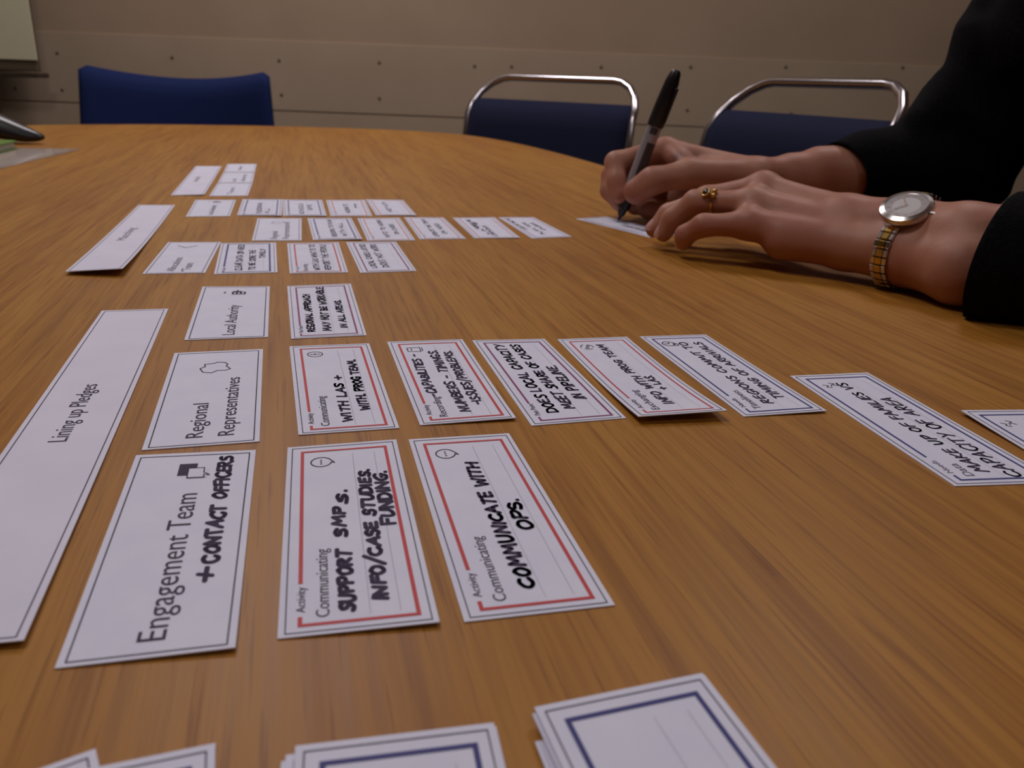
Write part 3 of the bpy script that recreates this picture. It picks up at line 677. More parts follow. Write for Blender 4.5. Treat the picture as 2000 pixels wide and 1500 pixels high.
b = bmesh.new(); tube(b, [(xr-.33, 2.945, zb+.9), (xr-.33, 2.99, 0)], .012, 10); from_bm('leg', b, M_DARKM, fc)

# ------------------------------------------------------------------ things at the left edge: conference phone, notebook, plastic wallet
tip = G(62, 281); tip2 = P(88, 273, tip.y)
cen = Vector((tip.x-.20, tip.y-.03, TZ))
ph = empty('conference_phone', tuple(cen), 0, 'black conference phone with tapering legs at the far left of the table', 'phone')
def sub(o, n=1):
    m_ = o.modifiers.new('s', 'SUBSURF'); m_.levels = n; m_.render_levels = n; return o
bmd = bmesh.new(); lathe(bmd, [(.0, .012), (.075, .012), (.085, .022), (.082, .050), (.060, .070), (.02, .076), (0, .077)], 32, Matrix.Translation(cen)); from_bm('body', bmd, M_BLACKP, ph, True)
a0 = math.atan2(tip.y-cen.y, tip.x-cen.x)
for k in range(3):
    a = a0 + k*2*math.pi/3; d = Vector((math.cos(a), math.sin(a), 0)); s = Vector((-d.y, d.x, 0)); bml = bmesh.new(); R = []
    for r_, hw, z0, z1 in ((.05, .055, .012, .074), (.09, .050, .012, .072), (.125, .040, .010, .062), (.165, .030, .005, .046), (.20, .020, .0008, .027), (.226, .008, .006, .015)):
        cc = cen + d*r_
        R.append([bml.verts.new(cc + s*x_ + Vector((0, 0, z_))) for x_, z_ in ((-hw, z0), (hw, z0), (hw*.95, (z0+z1)*.55), (hw*.5, z1), (-hw*.5, z1), (-hw*.95, (z0+z1)*.55))])
    for A_, B_ in zip(R, R[1:]):
        for i in range(6): bml.faces.new((A_[i], A_[(i+1) % 6], B_[(i+1) % 6], B_[i]))
    bml.faces.new(R[0][::-1]); bml.faces.new(R[-1]); bmesh.ops.recalc_face_normals(bml, faces=bml.faces)
    sub(from_bm('leg', bml, M_BLACKP, ph, True), 2)
b = bmesh.new(); lathe(b, [(0, 0), (.018, 0), (.018, .002), (.0, .002)], 24, Matrix.Translation(cen+Vector((0, 0, .0765)))); from_bm('speaker_grille', b, mat('grille', (.05, .05, .055), .6), ph)
# notebook: rounded corner toward the right
def rounded_rect(cx, cy, hx, hy, r, n=6):
    out = []
    for sx, sy, a in ((1, 1, 0), (-1, 1, 90), (-1, -1, 180), (1, -1, 270)):
        for k in range(n+1):
            t_ = math.radians(a + 90*k/n); out.append((cx+sx*(hx-r)+r*math.cos(t_), cy+sy*(hy-r)+r*math.sin(t_)))
    return out
def plate(name, outline, z0, z1, M, m, parent):
    bm = bmesh.new(); A_ = [bm.verts.new(M @ Vector((x, y, z0))) for x, y in outline]; B_ = [bm.verts.new(M @ Vector((x, y, z1))) for x, y in outline]
    for i in range(len(A_)): bm.faces.new((A_[i], A_[(i+1) % len(A_)], B_[(i+1) % len(A_)], B_[i]))
    bm.faces.new(A_[::-1]); bm.faces.new(B_); bmesh.ops.recalc_face_normals(bm, faces=bm.faces); return from_bm(name, bm, m, parent)
wal_c = G(160, 292.5)
pw = G(0, 331)
dW = (pw - wal_c).normalized(); nW = Vector((-dW.y, dW.x, 0))
if nW.x > 0: nW = -nW
wal = empty('plastic_wallet', tuple(wal_c + dW*.15 + nW*.1), 0, 'clear plastic wallet holding a pale sheet at the left edge of the table', 'document wallet')
Mw = Matrix(((dW.x, nW.x, 0, wal_c.x), (dW.y, nW.y, 0, wal_c.y), (0, 0, 1, TZ), (0, 0, 0, 1)))
plate('paper_sheet', [(.012, .012), (.30, .012), (.30, .2), (.012, .2)], .0002, .0006, Mw, mat('inner_sheet', (.55, .42, .32), .6), wal)
mpl = mat('clear_plastic', (.85, .8, .78), .12); n_, l_, b_ = nodes(mpl); b_.inputs['Alpha'].default_value = .38; b_.inputs['Coat Weight'].default_value = .5
plate('plastic_cover', [(0, 0), (.315, 0), (.315, .225), (0, .225)], .0009, .0013, Mw, mpl, wal)
nb_tip = G(40, 300, .004)
nbk = empty('notebook', (nb_tip.x-.09, nb_tip.y+.02, TZ+.0014), 0, 'green covered notebook with rounded corners lying on the plastic wallet', 'notebook')
Mn = Matrix.Translation((nb_tip.x-.150, nb_tip.y+.010, TZ)) @ Matrix.Rotation(math.radians(14), 4, 'Z')
plate('pages', rounded_rect(0, 0, .105, .07, .016), .0030, .0120, Mn, mat('pages', (.5, .45, .38), .8), nbk)
mg = mat('green_cover', (.13, .24, .03), .5)
plate('cover', rounded_rect(0, 0, .108, .073, .018), .0120, .0136, Mn, mg, nbk)
plate('cover', rounded_rect(0, 0, .108, .073, .018), .0014, .0030, Mn, mg, nbk)
#PERSON#
# ------------------------------------------------------------------ the person at the right side of the table
def capsule_mesh(bm, a, b_, ra, rb):
    a, b_ = Vector(a), Vector(b_); L_ = (b_-a).length
    if L_ <= abs(ra-rb)*1.05 + 1e-5:
        bmesh.ops.create_icosphere(bm, subdivisions=2, radius=max(ra, rb), matrix=Matrix.Translation(a if ra > rb else b_)); return
    prof = [(0, -ra)] + [(ra*math.cos(math.radians(t)), ra*math.sin(math.radians(t))) for t in (-67, -45, -22, 0)]
    prof += [(rb*math.cos(math.radians(t)), L_+rb*math.sin(math.radians(t))) for t in (0, 22, 45, 67)] + [(0, L_+rb)]
    M = Matrix.Translation(a) @ (b_-a).to_track_quat('Z', 'Y').to_matrix().to_4x4(); n = 16; rings = []
    for r, z in prof:
        rings.append([bm.verts.new(M @ Vector((0, 0, z)))] if r == 0 else [bm.verts.new(M @ Vector((r*math.cos(2*math.pi*k/n), r*math.sin(2*math.pi*k/n), z))) for k in range(n)])
    for A_, B_ in zip(rings, rings[1:]):
        for k in range(n):
            k2 = (k+1) % n
            if len(A_) == 1: bm.faces.new((A_[0], B_[k2], B_[k]))
            elif len(B_) == 1: bm.faces.new((A_[k], A_[k2], B_[0]))
            else: bm.faces.new((A_[k], A_[k2], B_[k2], B_[k]))
def sdf(p, pr, k):
    """smooth union of tapered capsules; returns distance and gradient"""
    sw = np.zeros(len(p)); sg = np.zeros_like(p); dm = np.full(len(p), 1e9); D = []
    for a, b_, ra, rb in pr:
        ab = b_-a; L2 = max(ab@ab, 1e-12); t = np.clip(((p-a)@ab)/L2, 0, 1)
        q = p-(a+t[:, None]*ab); ln = np.linalg.norm(q, axis=1)+1e-9
        d = ln-(ra+(rb-ra)*t); D.append((d, q, ln)); dm = np.minimum(dm, d)
    for d, q, ln in D:
        w_ = np.exp(-(d-dm)/k); sw += w_; sg += q*(w_/ln)[:, None]
    return dm-k*np.log(sw), sg/sw[:, None]
def grow(name, prims, voxel, k, m, parent, iters=4, smooth=2, chunk=20000, post=None):
    PR = [(np.array(a), np.array(b_), ra, rb) for a, b_, ra, rb in prims]
    bm = bmesh.new()
    for a, b_, ra, rb in prims: capsule_mesh(bm, Vector(a), Vector(b_), ra, rb)
    me = bpy.data.meshes.new(name); bm.to_mesh(me); bm.free()
    o = bpy.data.objects.new(name, me); COL.objects.link(o)
    md = o.modifiers.new('r', 'REMESH'); md.mode = 'VOXEL'; md.voxel_size = voxel
    sm = o.modifiers.new('s', 'SMOOTH'); sm.iterations = smooth
    bpy.context.view_layer.update()
    out = bpy.data.meshes.new_from_object(o.evaluated_get(bpy.context.evaluated_depsgraph_get()))
    bpy.data.objects.remove(o); out.name = name
    n = len(out.vertices); co = np.empty(n*3); out.vertices.foreach_get('co', co); co = co.reshape(-1, 3)
    lo = [np.minimum(a, b_)-max(ra, rb) for a, b_, ra, rb in PR]; hi = [np.maximum(a, b_)+max(ra, rb) for a, b_, ra, rb in PR]
    cell = np.floor(co/.05).astype(int); keys, inv = np.unique(cell, axis=0, return_inverse=True); inv = inv.ravel()
    order = np.argsort(inv, kind='stable'); bounds = np.searchsorted(inv[order], np.arange(len(keys)+1))
    for ci, key in enumerate(keys):
        idx = order[bounds[ci]:bounds[ci+1]]; c0, c1 = key*.05-.012, key*.05+.062
        near = [PR[i] for i in range(len(PR)) if (lo[i] < c1+.02).all() and (hi[i] > c0-.02).all()]
        if not near: continue
        p = co[idx]
        for _ in range(iters):
            d, g_ = sdf(p, near, k); g2 = np.maximum((g_*g_).sum(1), .15)
            p = p-g_*(np.clip(d, -.004, .004)/g2)[:, None]
        co[idx] = p
    if post is not None: co = post(co)
    out.vertices.foreach_set('co', co.ravel()); out.update()
    out.materials.clear(); out.materials.append(m)
    out.polygons.foreach_set('use_smooth', [True]*len(out.polygons))
    o = bpy.data.objects.new(name, out); COL.objects.link(o)
    if parent is not None: o.parent = parent; o.matrix_parent_inverse = parent_inv(parent)
    return o, PR

def skin_material():
    m = mat('skin', (.42, .2, .15), .5, spec=.35)
    n, l, b = nodes(m); tc = n.new('ShaderNodeTexCoord')
    t = n.new('ShaderNodeTexNoise'); t.inputs['Scale'].default_value = 26; t.inputs['Detail'].default_value = 3; l.new(tc.outputs['Object'], t.inputs['Vector'])
    r = n.new('ShaderNodeValToRGB'); r.color_ramp.elements[0].color = (.40, .15, .095, 1); r.color_ramp.elements[1].color = (.47, .225, .145, 1)
    r.color_ramp.elements[0].position = .32; r.color_ramp.elements[1].position = .66
    l.new(t.outputs[0], r.inputs[0]); l.new(r.outputs[0], b.inputs['Base Color'])
    t2 = n.new('ShaderNodeTexNoise'); t2.inputs['Scale'].default_value = 130; t2.inputs['Detail'].default_value = 4; l.new(tc.outputs['Object'], t2.inputs['Vector'])
    bp = n.new('ShaderNodeBump'); bp.inputs['Strength'].default_value = .25; bp.inputs['Distance'].default_value = .0012
    l.new(t2.outputs[0], bp.inputs['Height']); l.new(bp.outputs[0], b.inputs['Normal'])
    b.inputs['Subsurface Weight'].default_value = .12; b.inputs['Subsurface Radius'].default_value = (.008, .003, .0015); b.inputs['Subsurface Scale'].default_value = .6
    return m
M_SKIN = skin_material()
person = empty('person', (.66, .66, 0), 0, 'person in a black sweater writing with a marker, forearms resting on the table', 'person')
B = []
def c(a, b_, ra, rb): B.append((tuple(a), tuple(b_), ra, rb))
def chain(*pr):
    for (a, ra), (b_, rb) in zip(pr, pr[1:]): c(a, b_, ra, rb)
T = lambda x, y, z: Vector((x, y, TZ+z))
# --- left hand (nearer the camera, palm down)
LW = [P(1655, 430, .600), P(1655, 480, .582)]
i_m, m_m, r_m, p_m = P(1503, 373, .672), P(1490, 368, .652), P(1470, 398, .632), P(1462, 438, .612)
chain((i_m, .0108), (P(1392, 390, .694), .0085), (P(1325, 420, .702), .0075), (P(1300, 444, .702), .0068))
chain((m_m, .0108), (P(1380, 386, .672), .0086), (P(1306, 418, .680), .0076), (P(1277, 448, .678), .0068))
RINGA, RINGB = r_m, P(1358, 394, .652)
chain((r_m, .0105), (P(1358, 394, .652), .0085), (P(1313, 428, .660), .0076), (P(1296, 456, .661), .0068))
chain((p_m, .0098), (P(1374, 440, .622), .0078), (P(1338, 459, .630), .0068), (P(1335, 473, .632), .0062))
t_m = P(1520, 432, .662)
chain((P(1600, 430, .615), .015), (t_m, .0125), (P(1460, 436, .684), .0098), (P(1410, 438, .690), .0082))
c(LW[0], i_m, .0150, .0100); c(LW[0], m_m, .0150, .0112); c((LW[0]+LW[1])/2, r_m, .0150, .0112); c(LW[1], p_m, .0140, .0110)
c(P(1640, 478, .585), P(1530, 468, .600), .0150, .0150)
c(P(1540, 415, .640), P(1500, 430, .640), .014, .012); c(i_m, m_m, .0095, .010); c(m_m, r_m, .0095, .010); c(r_m, p_m, .0095, .0095)
# raised knuckle and tendons
c(P(1494, 362, .650), P(1500, 364, .652), .0085, .0085); c(P(1500, 364, .652), P(1600, 400, .615), .0030, .003)
c(P(1474, 392, .634), P(1590, 424, .605), .0055, .004)
# wrist and forearm
c(LW[0], LW[1], .0175, .0165)
LF1 = [P(1775, 450, .572), P(1772, 497, .553)]; LF2 = [P(1885, 468, .530), P(1880, 527, .512)]
c(LW[0], LF1[0], .0175, .0215); c(LW[1], LF1[1], .0165, .0205); c(LF1[0], LF1[1], .0215, .0205)
c(LF1[0], LF2[0], .0215, .0225); c(LF1[1], LF2[1], .0205, .0215); c(LF2[0], LF2[1], .0225, .0215)
LEL = T(.47, .43, .044)
c(LF2[0], LEL, .0225, .036); c(LF2[1], LEL, .0215, .034)
# --- right hand holding the marker
ri, rm, rr, rp = P(1300, 291, .835), P(1328, 300, .850), P(1350, 318, .860), P(1372, 340, .860)
chain((ri, .0108), (P(1202, 317, .822), .0097), (P(1204, 352, .810), .0087), (P(1211, 382, .802), .0078))
chain((rm, .0108), (P(1195, 343, .838), .0095), (P(1191, 372, .828), .0087), (P(1210, 398, .818), .0078))
chain((rr, .0105), (P(1240, 376, .845), .0085), (P(1240, 402, .825), .0075), (P(1272, 408, .812), .0070))
chain((rp, .0100), (P(1275, 392, .845), .0080), (P(1268, 412, .812), .0068), (P(1305, 414, .806), .0064))
TM = P(1345, 340, .785)
chain((P(1430, 346, .792), .0150), (TM, .0130), (P(1274, 353, .782), .0118), (P(1241, 373, .785), .0112))
c(P(1274, 353, .782), P(1245, 380, .785), .0095, .0085)
RW = [P(1478, 345, .790), P(1482, 368, .800)]
c(RW[0], ri, .0150, .0105); c(RW[0], rm, .0145, .0108); c(RW[1], rr, .0145, .0108); c(RW[1], rp, .0150, .0105)
c(RW[0], TM, .0150, .0120); c(P(1345, 332, .795), P(1318, 305, .822), .0105, .0095); c(P(1345, 330, .80), P(1300, 295, .833), .008, .008)
c(P(1440, 368, .800), P(1330, 385, .822), .0170, .0135); c(RW[0], RW[1], .0165, .0165)
c(P(1380, 335, .80), P(1340, 345, .83), .014, .013)
RF = [P(1545, 338, .800), P(1545, 356, .800)]; RF2 = [P(1660, 334, .805), P(1660, 352, .805)]
c(P(1600, 330, .802), RF2[0], .0208, .0230); c(RW[0], RF[0], .0160, .0168); c(RW[1], RF[1], .0160, .0180); c(RF[0], RF2[0], .0178, .0235); c(RF[1], RF2[1], .0185, .0235)
REL = P(1878, 338, .82); RMID = P(2008, 60, .82)
c(RF2[0], REL, .0235, .036)
# --- upper arms, shoulders, neck and head
RSH, LSH = T(.615, .835, .335), T(.69, .505, .325)
NK = T(.64, .675, .375)
c(REL, RMID, .037, .042); c(RMID, RSH, .042, .050); c(LEL, LSH, .037, .050); c(RSH, NK, .045, .05); c(LSH, NK, .045, .05)
c(NK, T(.70, .69, .10), .07, .10); c(T(.70, .69, .10), T(.76, .70, -.20), .10, .12)
HD = T(.565, .655, .56)
fd = Vector((-.93, .20, -.32)).normalized(); hs = Vector((-fd.y, fd.x, 0)).normalized(); hu = hs.cross(fd)*-1
if hu.z < 0: hu = -hu
c(T(.635, .672, .38), HD+fd*-.02-hu*.05, .052, .052)
c(HD-fd*.035+hu*.03, HD+fd*.03+hu*.03, .072, .068); c(HD+fd*.03-hu*.01, HD+fd*.052-hu*.065, .052, .028)
c(HD+fd*.04+hu*.01, HD+fd*.045-hu*.04, .055, .040); c(HD+fd*.090+hu*.02, HD+fd*.112-hu*.018, .006, .011)
c(HD+fd*.085-hu*.048, HD+fd*.088-hu*.052, .012, .012); c(HD+fd*.07-hu*.075, HD+fd*.072-hu*.082, .016, .014)
for s_ in (-1, 1):
    c(HD+hs*s_*.036+fd*.055-hu*.012, HD+hs*s_*.028+fd*.052-hu*.05, .034, .028)
    c(HD+hs*s_*.072-fd*.005+hu*.012, HD+hs*s_*.074-fd*.010-hu*.02, .010, .008)
    c(HD+hs*s_*.03+fd*.075+hu*.035, HD+hs*s_*.015+fd*.085+hu*.035, .010, .008)
def clampz(co):
    arm = (co[:, 2] < TZ+.02) & ((co[:, 0]*.9636+co[:, 1]*.267) < .512)
    co[arm, 2] = np.maximum(co[arm, 2], TZ+.0007); return co
body, BPR = grow('body', B, .0021, .0022, M_SKIN, person, post=clampz)
M_WHITE = mat('eye_white', (.7, .66, .62), .3); M_IRIS = mat('iris', (.06, .035, .02), .15)
for s_ in (-1, 1):
    ec = HD+hs*s_*.030+fd*.085+hu*.012
    b = bmesh.new(); bmesh.ops.create_uvsphere(b, u_segments=16, v_segments=10, radius=.0105, matrix=Matrix.Translation(ec)); ey = from_bm('eye', b, M_WHITE, person, True)
    gz = (fd + hu*-.25).normalized()
    b = bmesh.new(); lathe(b, [(.0056, .0088), (.0050, .0100), (.003, .0108), (0, .0110)], 16, Matrix.Translation(ec) @ gz.to_track_quat('Z', 'Y').to_matrix().to_4x4()); from_bm('iris', b, M_IRIS, person, True)
    b = bmesh.new(); capsule_mesh(b, ec-hs*.0095+fd*.0050+hu*.0082, ec+hs*.0095+fd*.0045+hu*.0082, .0036, .0036); from_bm('eyelid', b, M_SKIN, person, True)
    b = bmesh.new(); capsule_mesh(b, ec-hs*.013+fd*.006+hu*.024, ec+hs*.013+fd*.004+hu*.024, .0024, .0022); from_bm('eyebrow', b, mat('brow', (.04, .02, .012), .8), person, True)
b = bmesh.new(); capsule_mesh(b, HD+fd*.097-hu*.048-hs*.015, HD+fd*.097-hu*.048+hs*.015, .0042, .0042); from_bm('mouth', b, mat('lips', (.4, .12, .11), .5), person, True)
M_HAIR = noisy(mat('hair', (.04, .02, .01), .6), (.03, .016, .008), (.07, .04, .02), 60, .5, 200, stretch=(6, 6, 1))
Hh = [(tuple(HD-fd*.045+hu*.05), tuple(HD+fd*.020+hu*.062), .078, .064), (tuple(HD-fd*.06+hu*.02), tuple(HD-fd*.07-hu*.12), .070, .05)]
for s_ in (-1, 1): Hh.append((tuple(HD+hs*s_*.05-fd*.02+hu*.03), tuple(HD+hs*s_*.06-fd*.03-hu*.13), .042, .03))
grow('hair', Hh, .005, .006, M_HAIR, person)
# nails on the visible fingertips
M_NAIL = mat('nail', (.60, .32, .28), .3)
def nail(tipp, back, upv, r, wd=.0048, ln=.0052):
    f_ = (tipp-back).normalized(); u_ = (upv-f_*upv.dot(f_)).normalized(); s_ = f_.cross(u_); V = []; n1, n2 = 6, 5
    for j in range(n2+1):
        for i in range(n1+1):
            a = (i/n1-.5)*1.9; y = (j/n2-.5)*2
            V.append(tipp + u_*(r*math.cos(a)+.0004-.0009*max(0, y)**2) + s_*math.sin(a)*r*.82 + f_*y*ln*(1-.18*abs(2*i/n1-1)**3))
    Fc = [(j*(n1+1)+i, j*(n1+1)+i+1, (j+1)*(n1+1)+i+1, (j+1)*(n1+1)+i) for j in range(n2) for i in range(n1)]
    pyd('fingernail', V, Fc, M_NAIL, person, True)
up = Vector((-.75, -.1, .65))
nail(P(1296, 456, .661), P(1313, 428, .660), up, .0070); nail(P(1335, 473, .632), P(1338, 459, .630), up, .0064); nail(P(1277, 448, .678), P(1306, 418, .680), up, .0070)
# --- sweater: sleeves with open cuffs and torso
M_SWEAT = noisy(mat('black_knit', (.004, .004, .005), .95, spec=.1), (.0028, .0028, .0035), (.006, .006, .0075), 400, .5, 700)
SW = []
def s(a, b_, ra, rb): SW.append((tuple(a), tuple(b_), ra, rb))
RC = P(1640, 337, .800); RC2 = P(1700, 330, .805)
s(P(1590, 338, .80), P(1690, 328, .805), .0225, .033); s(P(1690, 328, .805), P(1790, 322, .810), .033, .040); s(P(1790, 322, .810), REL+Vector((.0, 0, -.002)), .038, .041)
s(P(1760, 300, .815), P(1850, 250, .82), .020, .045); s(REL, RMID, .045, .055); s(RMID, RSH, .056, .066); s(P(2090, 60, .78), P(2115, 150, .78), .07, .06)
s(P(1806, 240, .80), P(1868, 195, .81), .018, .03); s(P(1880, 150, .81), P(1922, 90, .815), .018, .03)
LC0 = (LF2[0]+LF2[1])/2
la = (LEL-(LF1[0]+LF1[1])/2).normalized()
cc0 = P(1935, 505, .497)
s(cc0-la*.055+Vector((0, 0, -.002)), cc0+Vector((0, 0, -.001)), .0335, .038); s(cc0, LEL, .039, .048); s(LEL, T(.58, .46, .17), .047, .056); s(T(.58, .46, .17), LSH, .056, .062)
s(RSH, LSH, .068, .068); s(T(.60, .69, .26), T(.568, .68, .10), .12, .135); s(T(.568, .68, .10), T(.585, .68, .0), .135, .135); s(T(.645, .58, .27), T(.70, .60, .03), .10, .115); s(T(.625, .77, .27), T(.70, .79, .03), .10, .11)
s(T(.70, .69, .03), T(.78, .70, -.24), .14, .155); s(T(.70, .62, .0), T(.76, .62, -.24), .12, .13); s(T(.70, .77, .0), T(.77, .79, -.24), .12, .13)
s(RSH, T(.625, .70, .365), .055, .06); s(LSH, T(.655, .63, .36), .055, .06)
bm_ = None
sw, SPR = grow('sweater', SW, .0045, .004, M_SWEAT, None)
bm = bmesh.new(); bm.from_mesh(sw.data)
def cuff(bm, pt, ax, rad):
    """cut the sleeve open at the cuff plane; ax points to the hand"""
    near = [v for v in bm.verts if (v.co-pt).length < rad]; fs = list({f for v in near for f in v.link_faces}); es = list({e for f in fs for e in f.edges}); vs = list({v for f in fs for v in f.verts})
    bmesh.ops.bisect_plane(bm, geom=vs+es+fs, plane_co=pt, plane_no=ax, clear_outer=False)
    kill = [v for v in bm.verts if (v.co-pt).length < rad+.05 and (v.co-pt).dot(ax) > 1e-5]; bmesh.ops.delete(bm, geom=kill, context='VERTS')
cuff(bm, P(1644, 338, .80), Vector((-1, -.45, -.35)).normalized(), .075)
cuff(bm, P(1944, 510, .495), Vector((-1, 1.1, .10)).normalized(), .10)
# neck opening
cuff(bm, T(.64, .672, .425), Vector((-.1, 0, 1)).normalized(), .05)
bm.to_mesh(sw.data); bm.free()
sw.data.polygons.foreach_set('use_smooth', [True]*len(sw.data.polygons))
md = sw.modifiers.new('t', 'SOLIDIFY'); md.thickness = .0022; md.offset = -1
co = np.empty(len(sw.data.vertices)*3); sw.data.vertices.foreach_get('co', co); co = co.reshape(-1, 3)
msk = ((co[:, 0]*.9636+co[:, 1]*.267) < .515) & (co[:, 2] < TZ+.03); co[msk, 2] = np.maximum(co[msk, 2], TZ+.0008)
# cloth folds
fold = .0016*np.sin(co@np.array([90., 40, 130]))*np.sin(co@np.array([30., -60, 50]))
nrm = np.empty(len(co)*3); sw.data.vertices.foreach_get('normal', nrm); nrm = nrm.reshape(-1, 3)
fr_ = (co[:, 0] > .40)[:, None]
co = co+nrm*fold[:, None]*fr_; sw.data.vertices.foreach_set('co', co.ravel()); sw.data.update()
sw.parent = person; sw.matrix_parent_inverse = parent_inv(person)
# trousers and shoes
TR = []
for s_ in (-1, 1):
    hip = T(.78, .69+.09*s_, -.24); kn = hip+Vector((-.40, -.05+.01*s_, .02)); an = Vector((kn.x+.03, kn.y, .09))
    TR += [(tuple(hip), tuple(kn), .085, .062), (tuple(kn), tuple(an), .060, .042)]
    b = bmesh.new(); capsule_mesh(b, an+Vector((.03, 0, -.045)), an+Vector((-.15, -.02, -.055)), .042, .034)
    from_bm('shoe', b, M_BLACKP, person, True)
TR.append((tuple(T(.78, .62, -.24)), tuple(T(.78, .78, -.24)), .11, .11))
grow('trousers', TR, .008, .008, mat('dark_trousers', (.01, .01, .014), .9), person)
tube_chair(.73, .68, math.radians(90+13), 'chrome and dark blue chair the person in the black sweater sits on', .86)

# ------------------------------------------------------------------ marker pen
pt0 = Vector((.0990, .8045, TZ+.0007)); ptop = P(1322, 136, .792); ax = (ptop-pt0); PL = ax.length; ax.normalize()
q = ax.to_track_quat('Z', 'Y').to_matrix().to_4x4(); Mp = Matrix.Translation(pt0) @ q
pen = empty('marker_pen', tuple(pt0), 0, 'black permanent marker with grey barrel held upright, cap posted on its end', 'pen')
def lat(name, prof, m, n=24):
    b = bmesh.new(); lathe(b, prof, n, Mp); o = from_bm(name, b, m, pen, True)
    md = o.modifiers.new('e', 'EDGE_SPLIT'); md.split_angle = math.radians(40); return o
lat('felt_tip', [(0, 0), (.0013, .0012), (.0019, .005), (.0022, .007)], M_MARK, 12)
lat('nib_section', [(.0020, .0055), (.0034, .0065), (.0046, .0125), (.0060, .0135), (.0064, .024), (.0064, .029)], M_BLACKP)
M_BARREL = noisy(mat('barrel_grey', (.36, .34, .37), .28, .3), (.33, .31, .34), (.40, .38, .42), 40)
lat('barrel', [(.0062, .028), (.0068, .031), (.0069, .050), (.0069, PL*.655)], M_BARREL)
lat('cap', [(.0077, PL*.645), (.0080, PL*.66), (.0079, PL*.78), (.0068, PL*.92), (.0052, PL*.98), (.0036, PL*.997), (0, PL)], M_BLACKP)
b = bmesh.new(); box(b, -.0018, .0018, .0070, .0094, PL*.68, PL*.90, .0007, Mp @ Matrix.Rotation(math.radians(150), 4, 'Z')); from_bm('pocket_clip', b, M_BLACKP, pen)
# dark printing along the barrel (wrapped patches)
def wrap(name, z0, z1, a0_, a1_, m, r=.00702):
    V, Fc = [], []; na, nz = 10, max(1, int((z1-z0)/.004))
    for j in range(nz+1):
        for i in range(na+1):
            a = math.radians(a0_+(a1_-a0_)*i/na); V.append(Mp @ Vector((r*math.cos(a), r*math.sin(a), z0+(z1-z0)*j/nz)))
    for j in range(nz):
        for i in range(na): Fc.append((j*(na+1)+i, j*(na+1)+i+1, (j+1)*(na+1)+i+1, (j+1)*(na+1)+i))
    pyd(name, V, Fc, m, pen, True)
M_PRT = mat('barrel_print', (.05, .045, .055), .35)
_v = Mp.inverted() @ Vector((0, 0, TZ+CAMH)); PENA = math.degrees(math.atan2(_v.y, _v.x))
wrap('barrel_print', .088, .094, PENA-25, PENA+35, M_PRT); wrap('barrel_print', .048, .080, PENA-10, PENA+75, M_PRT)

# ------------------------------------------------------------------ ring on the left hand
M_GOLD = mat('gold', (.62, .40, .11), .22, 1); M_STEEL = mat('steel', (.62, .58, .56), .2, 1)
def surf_r(cn, dr, mx=.06, skip=0):
    """distance from the inside point cn to the skin along dr"""
    t_ = np.linspace(.001, mx, 120); pts = np.array(cn)[None]+t_[:, None]*np.array(dr)[None]
    d, _ = sdf(pts, BPR, .0022); k = np.argmax(d > 0) if (d > 0).any() else len(t_)-1; return float(t_[k])
fdir = (RINGB-RINGA).normalized(); rc = RINGA.lerp(RINGB, .66)
ring = empty('finger_ring', tuple(rc), 0, 'gold ring with a dark round stone on the ring finger of the nearer hand', 'ring')
u1 = Vector((0, 0, 1)); u1 = (u1-fdir*u1.dot(fdir)).normalized(); u2 = fdir.cross(u1)
loopr = []
for k in range(36):
    a = 2*math.pi*k/36; d = u1*math.cos(a)+u2*math.sin(a); loopr.append(rc+d*(min(surf_r(rc, d), .0105)+.0004))
b = bmesh.new(); tube(b, loopr, .0011, 8, True); from_bm('band', b, M_GOLD, ring, True)
tocam = (Vector((0, 0, TZ+CAMH))-rc).normalized(); sd = (tocam-fdir*tocam.dot(fdir)).normalized(); sd = (sd*.75+u1*.65).normalized()
sp = rc+sd*(surf_r(rc, sd)+.0012)
side_ = fdir.cross(sd).normalized()
Ms = Matrix.Translation(sp+fdir*.0046) @ (sd+fdir*.35).normalized().to_track_quat('Z', 'Y').to_matrix().to_4x4()
b = bmesh.new(); lathe(b, [(.0030, -.0012), (.0037, .0), (.0037, .0022), (.0030, .0026), (.0030, .0018)], 20, Ms); from_bm('bezel', b, M_GOLD, ring, True)
b = bmesh.new(); lathe(b, [(.0030, .0016), (.0026, .0026), (.0014, .0032), (0, .0034)], 20, Ms); from_bm('stone', b, mat('dark_stone', (.03, .015, .008), .08), ring, True)
for k_ in (-1, 1):
    b = bmesh.new(); bmesh.ops.create_uvsphere(b, u_segments=14, v_segments=10, radius=.0021, matrix=Matrix.Translation(sp-fdir*.0012+side_*k_*.0022+sd*.0002)); from_bm('bead', b, M_GOLD, ring, True)

# ------------------------------------------------------------------ wristwatch on the left wrist
wc = (LF1[0]+LF1[1])/2; wa = ((LF2[0]+LF2[1])/2-(LW[0]+LW[1])/2).normalized()     # wa: toward the elbow
wn = Vector((-.30, -.46, .84)).normalized(); wn = (wn-wa*wn.dot(wa)*.6).normalized(); wt = wa.cross(wn).normalized(); wa2 = wn.cross(wt)
wr = surf_r(wc, (wn-wa*wn.dot(wa)).normalized())
watch = empty('wristwatch', tuple(wc), 0, 'steel and gold bracelet watch with a pale round dial on the nearer wrist', 'watch')
hp = wc+wn*(wr+.0012)
Mwt = Matrix(((wa2.x, wt.x, wn.x, hp.x), (wa2.y, wt.y, wn.y, hp.y), (wa2.z, wt.z, wn.z, hp.z), (0, 0, 0, 1)))
def wl(name, prof, m, n=40):
    b = bmesh.new(); lathe(b, prof, n, Mwt); o = from_bm(name, b, m, watch, True); md = o.modifiers.new('e', 'EDGE_SPLIT'); md.split_angle = math.radians(35); return o
RC_ = .0170
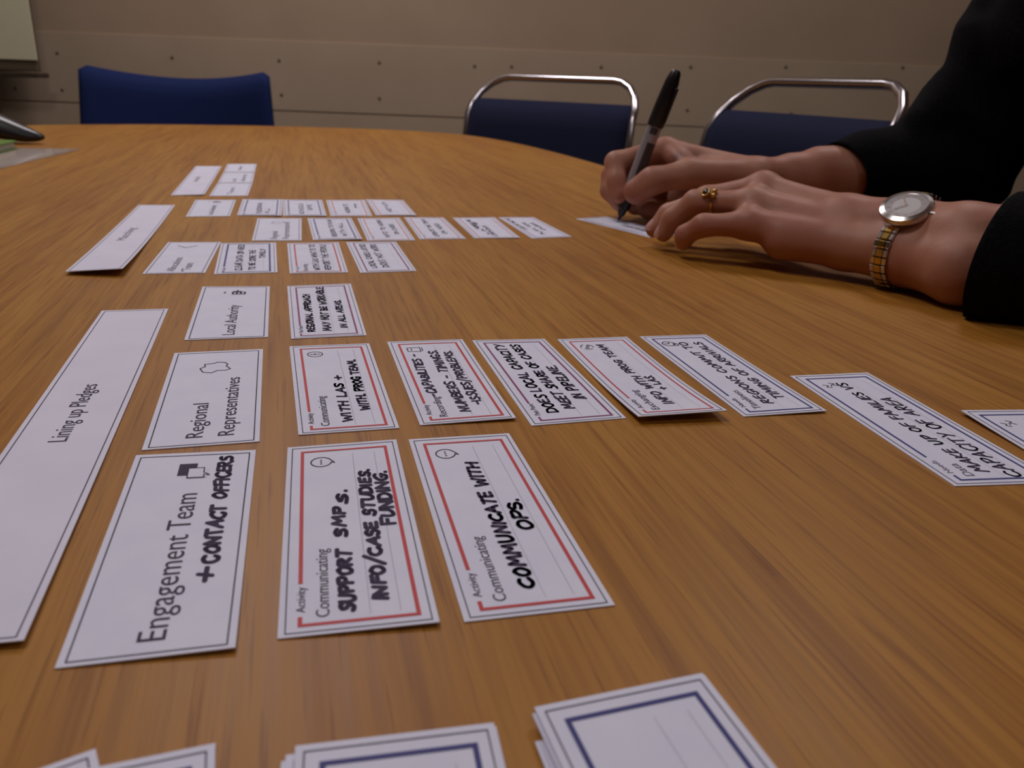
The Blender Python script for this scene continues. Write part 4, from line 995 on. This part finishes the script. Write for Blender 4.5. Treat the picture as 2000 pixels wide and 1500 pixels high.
wl('case', [(0, 0), (RC_*.86, 0), (RC_, .0018), (RC_, .0040), (RC_*.97, .0052), (RC_*.80, .0062), (RC_*.78, .0056), (0, .0050)], M_STEEL)
wl('dial', [(0, .0051), (RC_*.77, .0051), (RC_*.77, .0054), (0, .0054)], mat('dial_pale', (.62, .58, .55), .4))
bzl = mat('watch_glass', (.95, .95, 1), .02); bzl.node_tree.nodes['Principled BSDF'].inputs['Alpha'].default_value = .18
wl('crystal', [(0, .0062), (RC_*.77, .0060), (RC_*.78, .0064), (0, .0067)], bzl)
for k_ in range(12):
    a = k_*math.pi/6; b = bmesh.new(); box(b, RC_*.58, RC_*.70, -.0004, .0004, .0054, .0057, 0, Mwt @ Matrix.Rotation(a, 4, 'Z')); from_bm('hour_marker', b, M_GOLD, watch)
for a, ln in ((2.2, .008), (4.0, .011)):
    b = bmesh.new(); box(b, -.001, ln, -.0004, .0004, .0057, .0060, 0, Mwt @ Matrix.Rotation(a, 4, 'Z')); from_bm('watch_hand', b, M_GOLD, watch)
b = bmesh.new(); lathe(b, [(.0018, 0), (.0018, .0032), (.0012, .0036), (0, .0036)], 12, Mwt @ Matrix.Translation((RC_-.0002, 0, .003)) @ Matrix.Rotation(math.pi/2, 4, 'Y')); from_bm('crown', b, M_STEEL, watch)
# bracelet: links laid around the wrist on the skin
axw = wa.normalized(); n0 = (wn-axw*wn.dot(axw)).normalized(); t0_ = axw.cross(n0)
prev = None; ang = 0.0; pts = []
for k in range(361):
    a = math.radians(k); d = n0*math.cos(a)+t0_*math.sin(a); rr_ = surf_r(wc, d, .07)+.0013
    p_ = wc+d*rr_
    p_.z = max(p_.z, TZ+.0022); pts.append((p_, d))
acc, last = 0, pts[0][0]; spots = []
for p_, d in pts:
    acc += (p_-last).length; last = p_
    if acc >= .0056: spots.append((p_, d)); acc = 0
meL = {}
for i, (p_, d) in enumerate(spots):
    if (p_-hp).length < RC_*.93: continue
    nx_ = spots[(i+1) % len(spots)][0]-spots[i-1][0]; nx_.normalize(); nn_ = axw.cross(nx_)
    if nn_.dot(d) < 0: nn_ = -nn_
    Mk = Matrix(((nx_.x, axw.x, nn_.x, p_.x), (nx_.y, axw.y, nn_.y, p_.y), (nx_.z, axw.z, nn_.z, p_.z), (0, 0, 0, 1)))
    for kind, (y0, y1, o_, m) in {'outer': (.0026, .0058, 0, M_STEEL), 'outer2': (-.0058, -.0026, 0, M_STEEL), 'mid': (-.0025, .0025, .0, M_GOLD)}.items():
        if kind not in meL:
            b = bmesh.new(); box(b, -.0025, .0025, y0, y1, -.0009, .0012 if kind != 'mid' else .0015, .0006)
            me = bpy.data.meshes.new('bracelet_link'); b.to_mesh(me); b.free(); me.materials.append(m); meL[kind] = me
        o = bpy.data.objects.new('bracelet_link', meL[kind]); COL.objects.link(o); o.parent = watch
        o.matrix_basis = Matrix.Translation(-watch.location) @ Mk
